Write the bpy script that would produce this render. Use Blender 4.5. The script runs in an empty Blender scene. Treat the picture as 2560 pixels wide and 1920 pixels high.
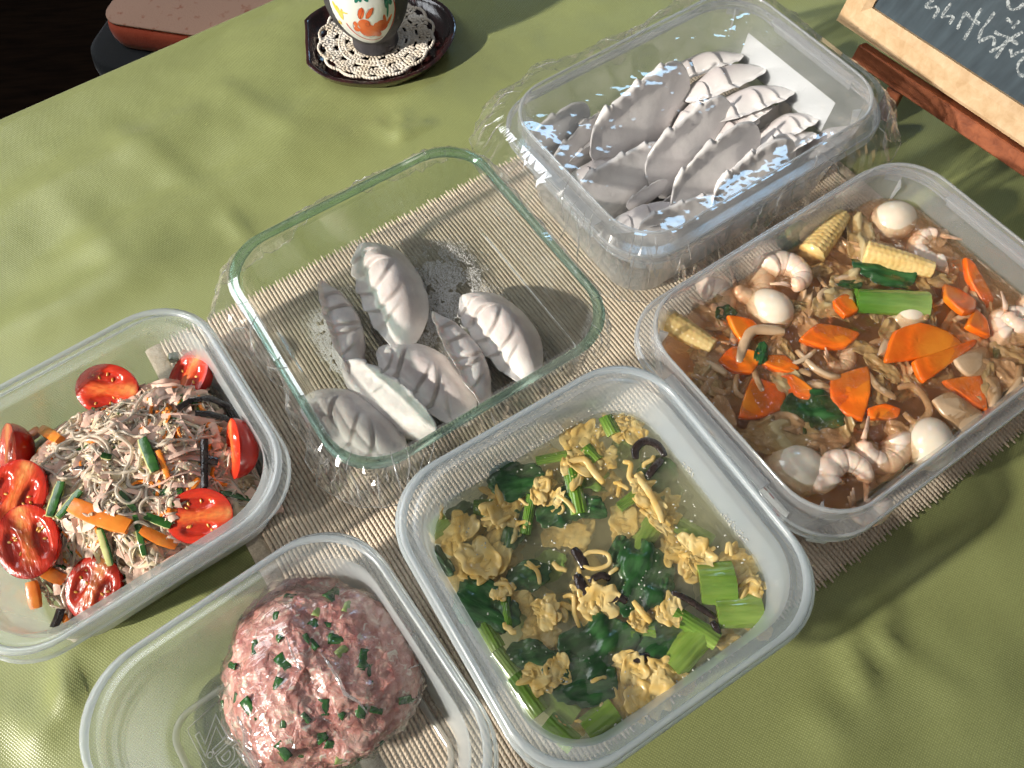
import bpy, bmesh, math, random
from mathutils import Vector, Matrix, Euler, noise
R = math.radians
S = 0.01                       # everything below is written in centimetres
rnd = random.Random(7)
sc = bpy.context.scene
col = sc.collection

# ------------------------------------------------------------------ camera
CAM_H = 43.5
CAM_R = (Matrix.Rotation(R(28), 3, 'X') @ Matrix.Rotation(R(-3.5), 3, 'Z'))
cam_d = bpy.data.cameras.new('camera'); cam = bpy.data.objects.new('camera', cam_d)
col.objects.link(cam); sc.camera = cam
cam_d.sensor_width = 36; cam_d.lens = 0.78 * 36; cam_d.clip_start = 0.02; cam_d.clip_end = 50
cam.matrix_world = Matrix.Translation((0, 0, CAM_H * S)) @ CAM_R.to_4x4()

# ------------------------------------------------------------------ light
SUN_AZ, SUN_EL = 27.0, 27.0    # shadows run towards this table angle
w = bpy.data.worlds.new('World'); sc.world = w; w.use_nodes = True
w.node_tree.nodes['Background'].inputs[0].default_value = (0.74, 0.73, 0.72, 1)
w.node_tree.nodes['Background'].inputs[1].default_value = 0.16

def lamp(name, typ, loc, target, energy, color, **kw):
    d = bpy.data.lights.new(name, typ); o = bpy.data.objects.new(name, d); col.objects.link(o)
    d.energy = energy; d.color = color
    for k, v in kw.items(): setattr(d, k, v)
    o.location = Vector(loc) * S
    o.rotation_euler = (Vector(target) - Vector(loc)).to_track_quat('-Z', 'Y').to_euler()
    return o
_a, _e, _D = R(SUN_AZ), R(SUN_EL), 620.0
_c = Vector((-18, 30, 0))
lamp('sunlit_window_spot', 'SPOT', _c + _D * Vector((-math.cos(_a) * math.cos(_e), -math.sin(_a) * math.cos(_e), math.sin(_e))), _c,
     3300, (1.0, 0.93, 0.82), spot_size=R(11.2), spot_blend=0.95, shadow_soft_size=0.11)
lamp('window_sky_light', 'AREA', (-150, 90, 150), (5, 25, 0), 14.5, (0.92, 0.96, 1.0), shape='RECTANGLE', size=1.0, size_y=0.75)
lamp('far_window_light', 'AREA', (60, 250, 150), (10, 30, 0), 4.5, (0.42, 0.70, 1.0), shape='RECTANGLE', size=0.40, size_y=0.30)
lamp('ceiling_bounce_light', 'AREA', (40, -40, 190), (5, 25, 0), 3.6, (1.0, 0.95, 0.88), shape='RECTANGLE', size=1.8, size_y=1.8)

vs = sc.view_settings
vs.view_transform = 'Standard'; vs.look = 'None'; vs.exposure = -0.12; vs.gamma = 1.0; vs.use_curve_mapping = False
cy = sc.cycles
cy.use_denoising = True
cy.max_bounces = 6; cy.diffuse_bounces = 2; cy.glossy_bounces = 2; cy.transmission_bounces = 6
cy.transparent_max_bounces = 28; cy.volume_bounces = 4
cy.use_light_tree = False; cy.use_adaptive_sampling = True; cy.adaptive_threshold = 0.06; cy.adaptive_min_samples = 12
cy.caustics_reflective = False; cy.caustics_refractive = False
cy.sample_clamp_indirect = 4.0

# ------------------------------------------------------------------ helpers
def P(px, py, z=0.0):
    """table point at height z (cm) for a place measured on the 2560 px survey photo"""
    d = CAM_R @ Vector(((px - 1280) / (0.78 * 2560), -(py - 960) / (0.78 * 2560), -1.0))
    t = (z - CAM_H) / d.z
    return Vector((d.x * t, d.y * t, z))

def tag(o, label=None, cat=None, group=None, kind=None):
    if label: o['label'] = label
    if cat: o['category'] = cat
    if group: o['group'] = group
    if kind: o['kind'] = kind
    return o

def empty(name, loc=(0, 0, 0), rz=0.0):
    o = bpy.data.objects.new(name, None); col.objects.link(o)
    o.empty_display_size = 0.01
    o.location = Vector(loc) * S; o.rotation_euler = (0, 0, rz)
    return o

def meshdata(name, verts, faces, mat=None, smooth=True, sharp=None):
    me = bpy.data.meshes.new(name)
    me.from_pydata([(v[0] * S, v[1] * S, v[2] * S) for v in verts], [], faces)
    me.update()
    if smooth: me.polygons.foreach_set('use_smooth', [True] * len(me.polygons))
    if sharp: me.set_sharp_from_angle(angle=R(sharp))
    if mat:
        for m in (mat if isinstance(mat, (list, tuple)) else [mat]): me.materials.append(m)
    return me

def link(name, me, parent=None, loc=None, rot=None, scale=None):
    o = bpy.data.objects.new(name, me); col.objects.link(o)
    if parent: o.parent = parent
    if loc is not None: o.location = Vector(loc) * S
    if rot is not None: o.rotation_euler = rot
    if scale is not None: o.scale = scale if hasattr(scale, '__len__') else (scale,) * 3
    return o

def obj(name, verts, faces, mat, parent=None, smooth=True, sharp=None, **kw):
    return link(name, meshdata(name, verts, faces, mat, smooth, sharp), parent, **kw)

def vcol(me, fn, name='tint'):
    """per-vertex colour of the stuff itself; fn(co in cm) -> rgb"""
    at = me.color_attributes.new(name, 'FLOAT_COLOR', 'POINT')
    buf = []
    for v in me.vertices:
        c = fn(v.co / S); buf += [c[0], c[1], c[2], 1.0]
    at.data.foreach_set('color', buf)

def grid_faces(nu, nv, cu=False, cv=False, off=0):
    f = []
    for i in range(nu if cu else nu - 1):
        for j in range(nv if cv else nv - 1):
            a = i * nv + j; b = ((i + 1) % nu) * nv + j
            f.append((off + a, off + b, off + ((i + 1) % nu) * nv + (j + 1) % nv, off + i * nv + (j + 1) % nv))
    return f

def rring(wd, ht, r, z, n=8):
    """rounded rectangle ring, counter-clockwise"""
    o = []
    r = max(r, 0.02)
    for cx, cyy, a0 in ((wd / 2 - r, ht / 2 - r, 0), (-wd / 2 + r, ht / 2 - r, 90), (-wd / 2 + r, -ht / 2 + r, 180), (wd / 2 - r, -ht / 2 + r, 270)):
        for k in range(n + 1):
            a = R(a0 + 90 * k / n)
            o.append((cx + r * math.cos(a), cyy + r * math.sin(a), z))
    return o

def loft(rings, cap0=True, cap1=True, close=False):
    n = len(rings[0]); v = [p for r in rings for p in r]; f = []
    m = len(rings)
    for i in range(m if close else m - 1):
        for j in range(n):
            a = i * n + j; b = i * n + (j + 1) % n; c = ((i + 1) % m) * n + (j + 1) % n; d = ((i + 1) % m) * n + j
            f.append((a, b, c, d))
    if not close:
        if cap0: f.append(tuple(reversed(range(n))))
        if cap1: f.append(tuple(range((m - 1) * n, m * n)))
    return v, f

class MB:
    """collects simple shapes into one mesh"""
    def __init__(s): s.v = []; s.f = []
    def add(s, v, f):
        o = len(s.v); s.v += [tuple(p) for p in v]; s.f += [tuple(i + o for i in q) for q in f]; return s
    def box(s, c, d, M=None):
        v = []
        for x in (-1, 1):
            for y in (-1, 1):
                for z in (-1, 1):
                    p = Vector((x * d[0] / 2, y * d[1] / 2, z * d[2] / 2))
                    if M: p = M @ p
                    v.append(p + Vector(c))
        return s.add(v, [(0, 1, 3, 2), (4, 6, 7, 5), (0, 4, 5, 1), (2, 3, 7, 6), (0, 2, 6, 4), (1, 5, 7, 3)])
    def tube(s, pts, rad, n=6, flat=1.0, up=Vector((0, 0, 1)), cap=True):
        pts = [Vector(p) for p in pts]; v = []
        for i, p in enumerate(pts):
            t = (pts[min(i + 1, len(pts) - 1)] - pts[max(i - 1, 0)])
            if t.length < 1e-6: t = Vector((1, 0, 0))
            t.normalize(); b = t.cross(up)
            if b.length < 1e-3: b = t.cross(Vector((0.3, 1, 0.1)))
            b.normalize(); nn = b.cross(t)
            r = rad(i / (len(pts) - 1)) if callable(rad) else rad
            for k in range(n):
                a = 2 * math.pi * k / n
                v.append(p + b * math.cos(a) * r + nn * math.sin(a) * r * flat)
        f = grid_faces(len(pts), n, False, True)
        if cap: f += [tuple(range(n)), tuple(reversed(range((len(pts) - 1) * n, len(pts) * n)))]
        return s.add(v, f)
    def blob(s, c, r, nu=8, nv=6, M=None):
        v = [None] * 0
        for i in range(nv + 1):
            th = math.pi * i / nv
            for j in range(nu):
                ph = 2 * math.pi * j / nu
                p = Vector((r[0] * math.sin(th) * math.cos(ph), r[1] * math.sin(th) * math.sin(ph), r[2] * math.cos(th)))
                if M: p = M @ p
                v.append(p + Vector(c))
        return s.add(v, grid_faces(nv + 1, nu, False, True))
    def build(s, name, mat, parent=None, smooth=True, sharp=None, **kw):
        return obj(name, s.v, s.f, mat, parent, smooth, sharp, **kw)

# ------------------------------------------------------------------ materials
def newmat(name):
    m = bpy.data.materials.new(name); m.use_nodes = True
    nt = m.node_tree; nt.nodes.clear()
    out = nt.nodes.new('ShaderNodeOutputMaterial')
    return m, nt, out
def N(nt, typ, ins=None, **kw):
    n = nt.nodes.new(typ)
    for k, v in kw.items(): setattr(n, k, v)
    for k, v in (ins or {}).items():
        if hasattr(v, 'bl_idname') or isinstance(v, bpy.types.NodeSocket): nt.links.new(v, n.inputs[k])
        else: n.inputs[k].default_value = v
    return n
def c4(c): return (c[0], c[1], c[2], 1.0)

def texco(nt, kind='Object', scale=None, rot=None):
    t = N(nt, 'ShaderNodeTexCoord').outputs[kind]
    if scale or rot:
        mp = N(nt, 'ShaderNodeMapping', {0: t})
        if scale: mp.inputs['Scale'].default_value = scale
        if rot: mp.inputs['Rotation'].default_value = rot
        t = mp.outputs[0]
    return t

def pbr(name, c, c2=None, rough=0.5, nscale=200, bump=0.0, bscale=600, sss=0.0, sss_r=(0.006, 0.003, 0.002), coat=0.0, spec=0.5,
        stretch=(1, 1, 1), attr=False, detail=4, contrast=(0.35, 0.65), transl=0.0, sheen=0.0, bdist=0.002, clear=0.0):
    """general procedural surface: two colours mixed by noise, fine relief, optional scattering"""
    m, nt, out = newmat(name)
    co = texco(nt, 'Object', stretch)
    nz = N(nt, 'ShaderNodeTexNoise', {'Vector': co, 'Scale': nscale, 'Detail': detail, 'Roughness': 0.6})
    rp = N(nt, 'ShaderNodeMapRange', {0: nz.outputs[0], 1: contrast[0], 2: contrast[1]})
    mx = N(nt, 'ShaderNodeMix', {0: rp.outputs[0], 6: c4(c), 7: c4(c2 or c)}, data_type='RGBA')
    colr = mx.outputs[2]
    if attr:
        at = N(nt, 'ShaderNodeVertexColor', layer_name='tint')
        mm = N(nt, 'ShaderNodeMix', {0: 1.0, 6: colr, 7: at.outputs[0]}, data_type='RGBA', blend_type='MULTIPLY')
        colr = mm.outputs[2]
    b = N(nt, 'ShaderNodeBsdfPrincipled', {'Base Color': colr, 'Roughness': rough, 'Specular IOR Level': spec})
    if sss: 
        b.inputs['Subsurface Weight'].default_value = sss
        b.inputs['Subsurface Radius'].default_value = sss_r; b.inputs['Subsurface Scale'].default_value = 1.0
    if coat: b.inputs['Coat Weight'].default_value = coat; b.inputs['Coat Roughness'].default_value = 0.06
    if sheen: b.inputs['Sheen Weight'].default_value = sheen; b.inputs['Sheen Roughness'].default_value = 0.4
    if bump:
        n2 = N(nt, 'ShaderNodeTexNoise', {'Vector': co, 'Scale': bscale, 'Detail': 3})
        bp = N(nt, 'ShaderNodeBump', {'Height': n2.outputs[0], 'Strength': bump, 'Distance': bdist})
        nt.links.new(bp.outputs[0], b.inputs['Normal'])
        if coat: nt.links.new(bp.outputs[0], b.inputs['Coat Normal'])
    sh = b.outputs[0]
    if transl:
        tl = N(nt, 'ShaderNodeBsdfTranslucent', {0: colr})
        sh = N(nt, 'ShaderNodeMixShader', {0: transl, 1: sh, 2: tl.outputs[0]}).outputs[0]
    if clear: sh = N(nt, 'ShaderNodeMixShader', {0: clear, 1: sh, 2: N(nt, 'ShaderNodeBsdfTransparent').outputs[0]}).outputs[0]
    nt.links.new(sh, out.inputs[0])
    return m

def schlick(nt, f0, normal=None):
    lw = N(nt, 'ShaderNodeLayerWeight', {0: 0.5})
    if normal is not None: nt.links.new(normal, lw.inputs['Normal'])
    p5 = N(nt, 'ShaderNodeMath', {0: lw.outputs['Facing'], 1: 4.0}, operation='POWER')
    return N(nt, 'ShaderNodeMapRange', {0: p5.outputs[0], 1: 0, 2: 1, 3: f0, 4: 0.75}).outputs[0], lw.outputs['Facing']

def thinclear(name, tint=(1, 1, 1), body=(0.9, 0.93, 0.95), haze=0.0, edge=0.0, f0=0.05, rough=0.03, bump=0.0, bscale=100, wr=(1, 1, 1), bdist=0.001, detail=2):
    """thin plastic, film or glass: light goes straight on, a share is scattered, a share mirrored"""
    m, nt, out = newmat(name)
    nrm = None
    if bump:
        n2 = N(nt, 'ShaderNodeTexNoise', {'Vector': texco(nt, 'Object', wr), 'Scale': bscale, 'Detail': detail})
        bp = N(nt, 'ShaderNodeBump', {'Height': n2.outputs[0], 'Strength': bump, 'Distance': bdist}); nrm = bp.outputs[0]
    fr, facing = schlick(nt, f0, nrm)
    tr = N(nt, 'ShaderNodeBsdfTransparent', {0: c4(tint)})
    sh = tr.outputs[0]
    if haze or edge:
        df = N(nt, 'ShaderNodeBsdfDiffuse', {0: c4(body)}); tl = N(nt, 'ShaderNodeBsdfTranslucent', {0: c4(body)})
        sc2 = N(nt, 'ShaderNodeMixShader', {0: 0.5, 1: df.outputs[0], 2: tl.outputs[0]})
        p2 = N(nt, 'ShaderNodeMath', {0: facing, 1: 2.0}, operation='POWER')
        hz = N(nt, 'ShaderNodeMapRange', {0: p2.outputs[0], 1: 0, 2: 1, 3: haze, 4: min(1, haze + edge)})
        sh = N(nt, 'ShaderNodeMixShader', {0: hz.outputs[0], 1: sh, 2: sc2.outputs[0]}).outputs[0]
    gl = N(nt, 'ShaderNodeBsdfGlossy', {'Color': (1, 1, 1, 1), 'Roughness': rough})
    if nrm is not None: nt.links.new(nrm, gl.inputs['Normal'])
    sh = N(nt, 'ShaderNodeMixShader', {0: fr, 1: sh, 2: gl.outputs[0]}).outputs[0]
    nt.links.new(sh, out.inputs[0])
    return m

def sm(e0, e1, x):
    t = max(0.0, min(1.0, (x - e0) / (e1 - e0))); return t * t * (3 - 2 * t)
def nz3(x, y, z=0.0): return noise.noise(Vector((x, y, z)))
def fbm(x, y, z=0.0, o=4):
    return noise.fractal(Vector((x, y, z)), 0.6, 2.1, o)
# ------------------------------------------------------------------ the table cloth, floor, placemat
MA = R(30.7); MX = Vector((math.cos(MA), math.sin(MA), 0)); MY = Vector((-math.sin(MA), math.cos(MA), 0))
MAT_X0, MAT_X1, MAT_Y0, MAT_Y1 = -6.2, 41.0, 0.2, 35.1
def m2w(x, y, z=0.0): return MX * x + MY * y + Vector((0, 0, z))
def w2m(p): return p.x * MX.x + p.y * MX.y, p.x * MY.x + p.y * MY.y

def mat_cloth():
    m, nt, out = newmat('green_satin_cloth')
    co = texco(nt, 'Object')
    w1 = N(nt, 'ShaderNodeTexWave', {'Vector': texco(nt, 'Object', None, (0, 0, R(33))), 'Scale': 250.0, 'Distortion': 0.6, 'Detail': 1.0}, wave_type='BANDS')
    w2 = N(nt, 'ShaderNodeTexWave', {'Vector': texco(nt, 'Object', None, (0, 0, R(-55))), 'Scale': 250.0, 'Distortion': 0.6, 'Detail': 1.0}, wave_type='BANDS')
    ad = N(nt, 'ShaderNodeMath', {0: w1.outputs[1], 1: w2.outputs[1]}, operation='MULTIPLY')
    nz = N(nt, 'ShaderNodeTexNoise', {'Vector': co, 'Scale': 900.0, 'Detail': 3})
    mx = N(nt, 'ShaderNodeMix', {0: nz.outputs[0], 6: (0.225, 0.255, 0.082, 1), 7: (0.35, 0.385, 0.155, 1)}, data_type='RGBA')
    m2 = N(nt, 'ShaderNodeMix', {0: 0.18, 6: mx.outputs[2], 7: ad.outputs[0]}, data_type='RGBA', blend_type='OVERLAY')
    bp = N(nt, 'ShaderNodeBump', {'Height': ad.outputs[0], 'Strength': 0.32, 'Distance': 0.0004})
    b = N(nt, 'ShaderNodeBsdfPrincipled', {'Base Color': m2.outputs[2], 'Roughness': 0.37, 'Specular IOR Level': 0.6,
          'Sheen Weight': 0.15, 'Sheen Roughness': 0.35, 'Normal': bp.outputs[0]})
    nt.links.new(b.outputs[0], out.inputs[0]); return m
M_CLOTH = mat_cloth()

EDGE_A, EDGE_B = Vector((-38.03, 48.96, 0)), Vector((-18.24, 60.96, 0))
ED = (EDGE_B - EDGE_A).normalized(); EN = Vector((-ED.y, ED.x, 0))     # EN points off the table
def ridge(x, y, ax, ay, bx, by, wd, h, skew=0.0):
    """a crease between two points with soft ends"""
    d = Vector((bx - ax, by - ay)); L = d.length; d /= L
    q = Vector((x - ax, y - ay)); t = q.dot(d) / L
    if t < -0.25 or t > 1.25: return 0.0
    s = q.x * d.y - q.y * d.x
    e = sm(-0.2, 0.3, t) * (1 - sm(0.7, 1.2, t))
    return h * e * math.exp(-(s / wd) ** 2) * (1 + skew * math.tanh(s / wd))
def cloth_h(x, y):
    mx_, my_ = x * MX.x + y * MX.y, x * MY.x + y * MY.y
    dx = max(MAT_X0 - mx_, 0, mx_ - MAT_X1); dy = max(MAT_Y0 - my_, 0, my_ - MAT_Y1)
    far = sm(0.4, 6.0, math.hypot(dx, dy))
    # long soft swells lying along the table edge, broken up by shorter dents
    a = noise.noise(Vector((mx_ * 0.075, my_ * 0.22, 1.7))) * 0.62
    a += noise.noise(Vector((mx_ * 0.16, my_ * 0.30, 5.1))) * 0.20
    a += noise.noise(Vector((x * 0.33, y * 0.33, 9.3))) * 0.07
    h = -0.18 + a * far * 0.80
    h += 0.05 * noise.noise(Vector((x * 0.8, y * 0.8, 3.0))) * far
    for r in CREASES: h += ridge(x, y, *r)
    return min(h, 0.0 + 0.5 * far)
def cr(p0, p1, wd, h, skew=0.0):
    a, b = P(*p0), P(*p1); return (a.x, a.y, b.x, b.y, wd, h, skew)
CREASES = [cr((-60, 520), (760, 170), 1.9, 0.34, .3), cr((60, 700), (800, 330), 1.6, 0.28, .3), cr((-60, 860), (430, 620), 1.7, 0.3, .3), cr((250, 300), (520, 480), 1.3, 0.22), cr((520, 200), (760, 330), 1.2, 0.2), cr((120, 470), (330, 690), 1.2, 0.2), cr((2080, 1900), (2560, 1560), 1.6, 0.26, .3), cr((2250, 1400), (2560, 1330), 1.3, 0.22), cr((2000, 1750), (2140, 1900), 1.0, 0.2),
           cr((980, 340), (1075, 300), 0.45, 0.42, 0.6), cr((1000, 350), (1010, 275), 0.35, 0.22), cr((930, 300), (985, 335), 0.5, 0.14),
           cr((560, 520), (620, 590), 0.7, 0.22), cr((1090, 200), (960, 260), 1.2, 0.2),
           cr((2120, 1560), (2170, 1740), 0.75, 0.5, 0.5), cr((2175, 1560), (2250, 1640), 0.6, 0.34), cr((2230, 1500), (2190, 1620), 0.8, 0.34),
           cr((2240, 1640), (2420, 1760), 1.0, 0.16), cr((2330, 1820), (2560, 1700), 1.2, 0.22),
           cr((150, 1640), (185, 1760), 0.6, 0.34, 0.7), cr((190, 1700), (60, 1900), 0.9, 0.34), cr((130, 1640), (215, 1600), 0.7, 0.2), cr((0, 1760), (90, 1840), 0.8, 0.2)]
def make_cloth():
    # sheet in edge coordinates: s along the edge, t towards the viewer; beyond the edge it hangs
    ss = [-95 + 0.55 * i for i in range(330)]
    tt = []
    t = -36.0
    while t < 95:
        tt.append(t); t += 1.4 if t < -2 else (0.2 if t < 1.0 else 0.5)
    v = []
    rad = 1.0
    for s in ss:
        for t in tt:
            if t >= 0:
                p = EDGE_A + ED * s - EN * t
                z = cloth_h(p.x, p.y) * sm(0, 1.2, t) - 0.12 * (1 - sm(0, 1.0, t))
                v.append((p.x, p.y, z))
            else:
                d = -t; fold = 0.9 * math.sin(s * 0.35 + 1.2 * nz3(s * 0.1, 0)) * sm(2, 25, d)
                o = min(0.6, d * 0.6) + fold
                p = EDGE_A + ED * s + EN * o
                v.append((p.x, p.y, -0.12 - d))
    return obj('tablecloth', v, grid_faces(len(ss), len(tt)), M_CLOTH)
cloth = tag(make_cloth(), 'olive green satin tablecloth covering the whole table', 'tablecloth')

M_FLOOR = pbr('dark_wood_floor', (0.006, 0.003, 0.0015), (0.016, 0.008, 0.004), 0.7, 12, 0.1, 60, stretch=(1, 8, 1), spec=0.05)
fl = obj('floor', [(-250, -150, -72), (250, -150, -72), (250, 300, -72), (-250, 300, -72)], [(0, 1, 2, 3)], M_FLOOR)
tag(fl, kind='structure')
for k in range(14):
    a0 = -70 + k * 11.0
    mb = MB(); mb.box((0, 0, 0), (10.7, 260, 0.5))
    pl = mb.build('plank', M_FLOOR, fl, smooth=False, loc=tuple(EDGE_A + EN * (a0 + 5) + Vector((0, 0, -71.7))), rot=(0, 0, math.atan2(ED.y, ED.x) - math.pi / 2))

# placemat of thick cords
def mat_cord():
    m, nt, out = newmat('beige_cotton_cord')
    w1 = N(nt, 'ShaderNodeTexWave', {'Vector': texco(nt, 'Object', None, (0, 0, R(52))), 'Scale': 190.0, 'Distortion': 1.5, 'Detail': 2.0}, wave_type='BANDS')
    nz = N(nt, 'ShaderNodeTexNoise', {'Vector': texco(nt, 'Object'), 'Scale': 260.0, 'Detail': 4})
    mx = N(nt, 'ShaderNodeMix', {0: nz.outputs[0], 6: (0.60, 0.475, 0.355, 1), 7: (0.82, 0.71, 0.575, 1)}, data_type='RGBA')
    bp = N(nt, 'ShaderNodeBump', {'Height': w1.outputs[1], 'Strength': 0.6, 'Distance': 0.0005})
    b = N(nt, 'ShaderNodeBsdfPrincipled', {'Base Color': mx.outputs[2], 'Roughness': 0.85, 'Specular IOR Level': 0.15, 'Normal': bp.outputs[0]})
    nt.links.new(b.outputs[0], out.inputs[0]); return m
M_CORD = mat_cord()
def cord_mesh(seed, L):
    r = random.Random(seed); n = 60; pts = []; mb = MB()
    e0, e1 = r.uniform(0.0, 0.16), r.uniform(0.0, 0.16)
    for i in range(n + 1):
        t = i / n
        y = -L / 2 - e0 + (L + e0 + e1) * t
        k = 0.030 * nz3(y * 0.5, seed * 3.1) + 0.012 * nz3(y * 2.2, seed * 7.7)
        pts.append((k, y, 0.0))
    def rad(t):
        d = min(t, 1 - t) * L
        return (0.122 + 0.006 * nz3(t * 60, seed)) * (0.35 + 0.65 * math.sqrt(min(1.0, d / 0.18)) if d < 0.18 else 1.0)
    mb.tube(pts, rad, 8, 1.15)
    return meshdata('cord', mb.v, mb.f, M_CORD)
pm = empty('placemat', (0, 0, 0), MA)
tag(pm, 'beige corded cotton placemat lying under the food containers', 'placemat')
LM = MAT_Y1 - MAT_Y0
mb = MB(); mb.box(((MAT_X0 + MAT_X1) / 2, (MAT_Y0 + MAT_Y1) / 2, -0.05), (MAT_X1 - MAT_X0 - 0.1, LM - 0.3, 0.14)); mb.build('backing', M_CORD, pm, smooth=False)
cords = [cord_mesh(k, LM) for k in range(9)]
x = MAT_X0 + 1.15; k = 0
while x < MAT_X1 - 1.0:
    o = link('cord', cords[rnd.randrange(9)], pm, loc=(x, (MAT_Y0 + MAT_Y1) / 2 + rnd.uniform(-.07, .07) + (0.08 if k % 2 else -0.05), 0.155 + rnd.uniform(-.008, .008)), rot=(0, 0, math.pi if rnd.random() < .5 else 0))
    x += 0.248; k += 1
M_HEM = pbr('beige_hem_cloth', (0.50, 0.42, 0.32), (0.66, 0.58, 0.47), 0.9, 500, 0.6, 900, spec=0.1, bdist=0.0006)
for hx in (MAT_X0 + 0.5, MAT_X1 - 0.5):
    v = []; nx, ny = 6, 80
    for i in range(nx):
        for j in range(ny):
            u = i / (nx - 1) * 2 - 1
            v.append((hx + u * 0.52, MAT_Y0 - 0.1 + (LM + 0.2) * j / (ny - 1), 0.02 + 0.10 * (1 - u ** 6) + 0.02 * nz3(j * 0.3, i * 0.5, hx)))
    obj('hem', v, grid_faces(nx, ny), M_HEM, pm)
# ------------------------------------------------------------------ the food boxes
M_PP = thinclear('frosted_polypropylene', (0.97, 0.985, 0.985), (0.80, 0.86, 0.90), haze=0.13, edge=0.66, f0=0.05, rough=0.26)
M_PPC = thinclear('clear_polypropylene', (0.985, 0.99, 0.99), (0.80, 0.86, 0.90), haze=0.055, edge=0.34, f0=0.05, rough=0.12)
M_PPS = thinclear('milky_polypropylene', (0.97, 0.985, 0.985), (0.78, 0.86, 0.92), haze=0.28, edge=0.55, f0=0.05, rough=0.26)
M_PPG = thinclear('grey_clear_polypropylene', (0.975, 0.98, 0.985), (0.82, 0.85, 0.88), haze=0.16, edge=0.42, f0=0.05, rough=0.1)
ZB = 0.30
class Box:
    def __init__(s, name, c, ang, wh, label, cat='food container', base=ZB):
        s.c = Vector((c[0], c[1], base)); s.a = R(ang); s.w, s.h = wh; s.base = base
        s.o = empty(name, s.c, s.a); tag(s.o, label, cat)
        s.ex = Vector((math.cos(s.a), math.sin(s.a), 0)); s.ey = Vector((-s.ex.y, s.ex.x, 0))
    def W(s, x, y, z): return s.c + s.ex * x + s.ey * y + Vector((0, 0, z))
    def L(s, px, py, z):
        """local x, y of a survey pixel at height z above the box's base"""
        p = P(px, py, z + s.base) - s.c
        return p.dot(s.ex), p.dot(s.ey)
    def shell(s, prof, mat, name='body', n=10, parent=None):
        """prof: list of (inset from the outer edge, z, corner radius)"""
        rings = [rring(s.w - 2 * i, s.h - 2 * i, r, z, n) for i, z, r in prof]
        v, f = loft(rings)
        return obj(name, v, f, mat, parent or s.o, sharp=38)

def lid_rim_profile(H, taper, r0=3.3):
    """snap-lid tub: thin wall, seat step, double-beaded flange"""
    return [(taper + 1.0, 0.02, r0 - 1.6), (taper + 0.55, 0.0, r0 - 1.2), (taper + 0.2, 0.12, r0 - 0.9), (taper + 0.02, 0.5, r0 - 0.7),
            (1.02, H - 1.25, r0 - 0.45), (0.95, H - 1.0, r0 - 0.4), (0.30, H - 0.95, r0 - 0.1), (0.02, H - 1.02, r0), (0.0, H - 0.9, r0),
            (0.0, H - 0.3, r0), (0.08, H - 0.1, r0), (0.24, H, r0), (0.42, H - 0.03, r0), (0.52, H - 0.09, r0 - 0.1), (0.66, H - 0.10, r0 - 0.1),
            (0.74, H - 0.06, r0 - 0.2), (0.90, H - 0.05, r0 - 0.25), (0.99, H - 0.25, r0 - 0.3), (1.07, H - 1.0, r0 - 0.4), (1.16, H - 1.28, r0 - 0.45),
            (taper + 0.16, 0.55, r0 - 0.8), (taper + 0.34, 0.24, r0 - 1.0), (taper + 0.7, 0.13, r0 - 1.3), (taper + 1.1, 0.12, r0 - 1.7)]
def collar_profile(H, taper, r0=3.2):
    """storage box with a thin upright collar and a wide skirt below it"""
    return [(taper + 1.0, 0.02, r0 - 1.4), (taper + 0.5, 0.0, r0 - 1.0), (taper + 0.15, 0.15, r0 - 0.8), (taper + 0.0, 0.6, r0 - 0.7),
            (0.86, H - 1.75, r0 - 0.4), (0.80, H - 1.35, r0 - 0.4), (0.12, H - 1.22, r0), (0.04, H - 1.75, r0), (0.0, H - 1.75, r0), (0.0, H - 1.15, r0),
            (0.08, H - 1.05, r0), (0.55, H - 1.0, r0 - 0.2), (0.62, H - 0.9, r0 - 0.25), (0.60, H - 0.05, r0 - 0.2), (0.66, H, r0 - 0.2), (0.78, H, r0 - 0.25), (0.82, H - 0.08, r0 - 0.3),
            (0.90, H - 1.0, r0 - 0.4), (0.98, H - 1.4, r0 - 0.45), (taper + 0.13, 0.65, r0 - 0.8), (taper + 0.3, 0.25, r0 - 0.95), (taper + 0.7, 0.14, r0 - 1.2), (taper + 1.1, 0.13, r0 - 1.5)]

SALAD = Box('salad_container', (-21.9, 17.1), 32.1, (17.0, 15.6), 'square translucent plastic tub holding the noodle salad', base=0.15)
SALAD.shell(lid_rim_profile(5.2, 1.45, 3.7), M_PP)
MEAT = Box('meat_container', (-11.02, 3.36), 33.1, (15.6, 15.6), 'square translucent plastic tub holding the wrapped minced meat', base=0.15)
MEAT.shell(lid_rim_profile(5.2, 1.45, 3.7), M_PP)
SOUP = Box('soup_container', (3.54, 10.39), 28.8, (15.6, 15.6), 'square frosted plastic tub full of egg and greens soup')
SOUP.shell(lid_rim_profile(7.6, 1.6), M_PPS)
GYOZA = Box('dumpling_box', (12.34, 37.78), 31.0, (20.9, 15.3), 'clear plastic box packed with many grey dumplings under cling film')
GYOZA.shell(collar_profile(7.6, 1.6), M_PPG)
HAPPO = Box('stir_fry_box', (18.93, 21.54), 31.0, (21.7, 15.8), 'clear plastic box of brown stir fry with prawns and carrots')
HAPPO.shell(collar_profile(7.6, 1.6), M_PPG)
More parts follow.
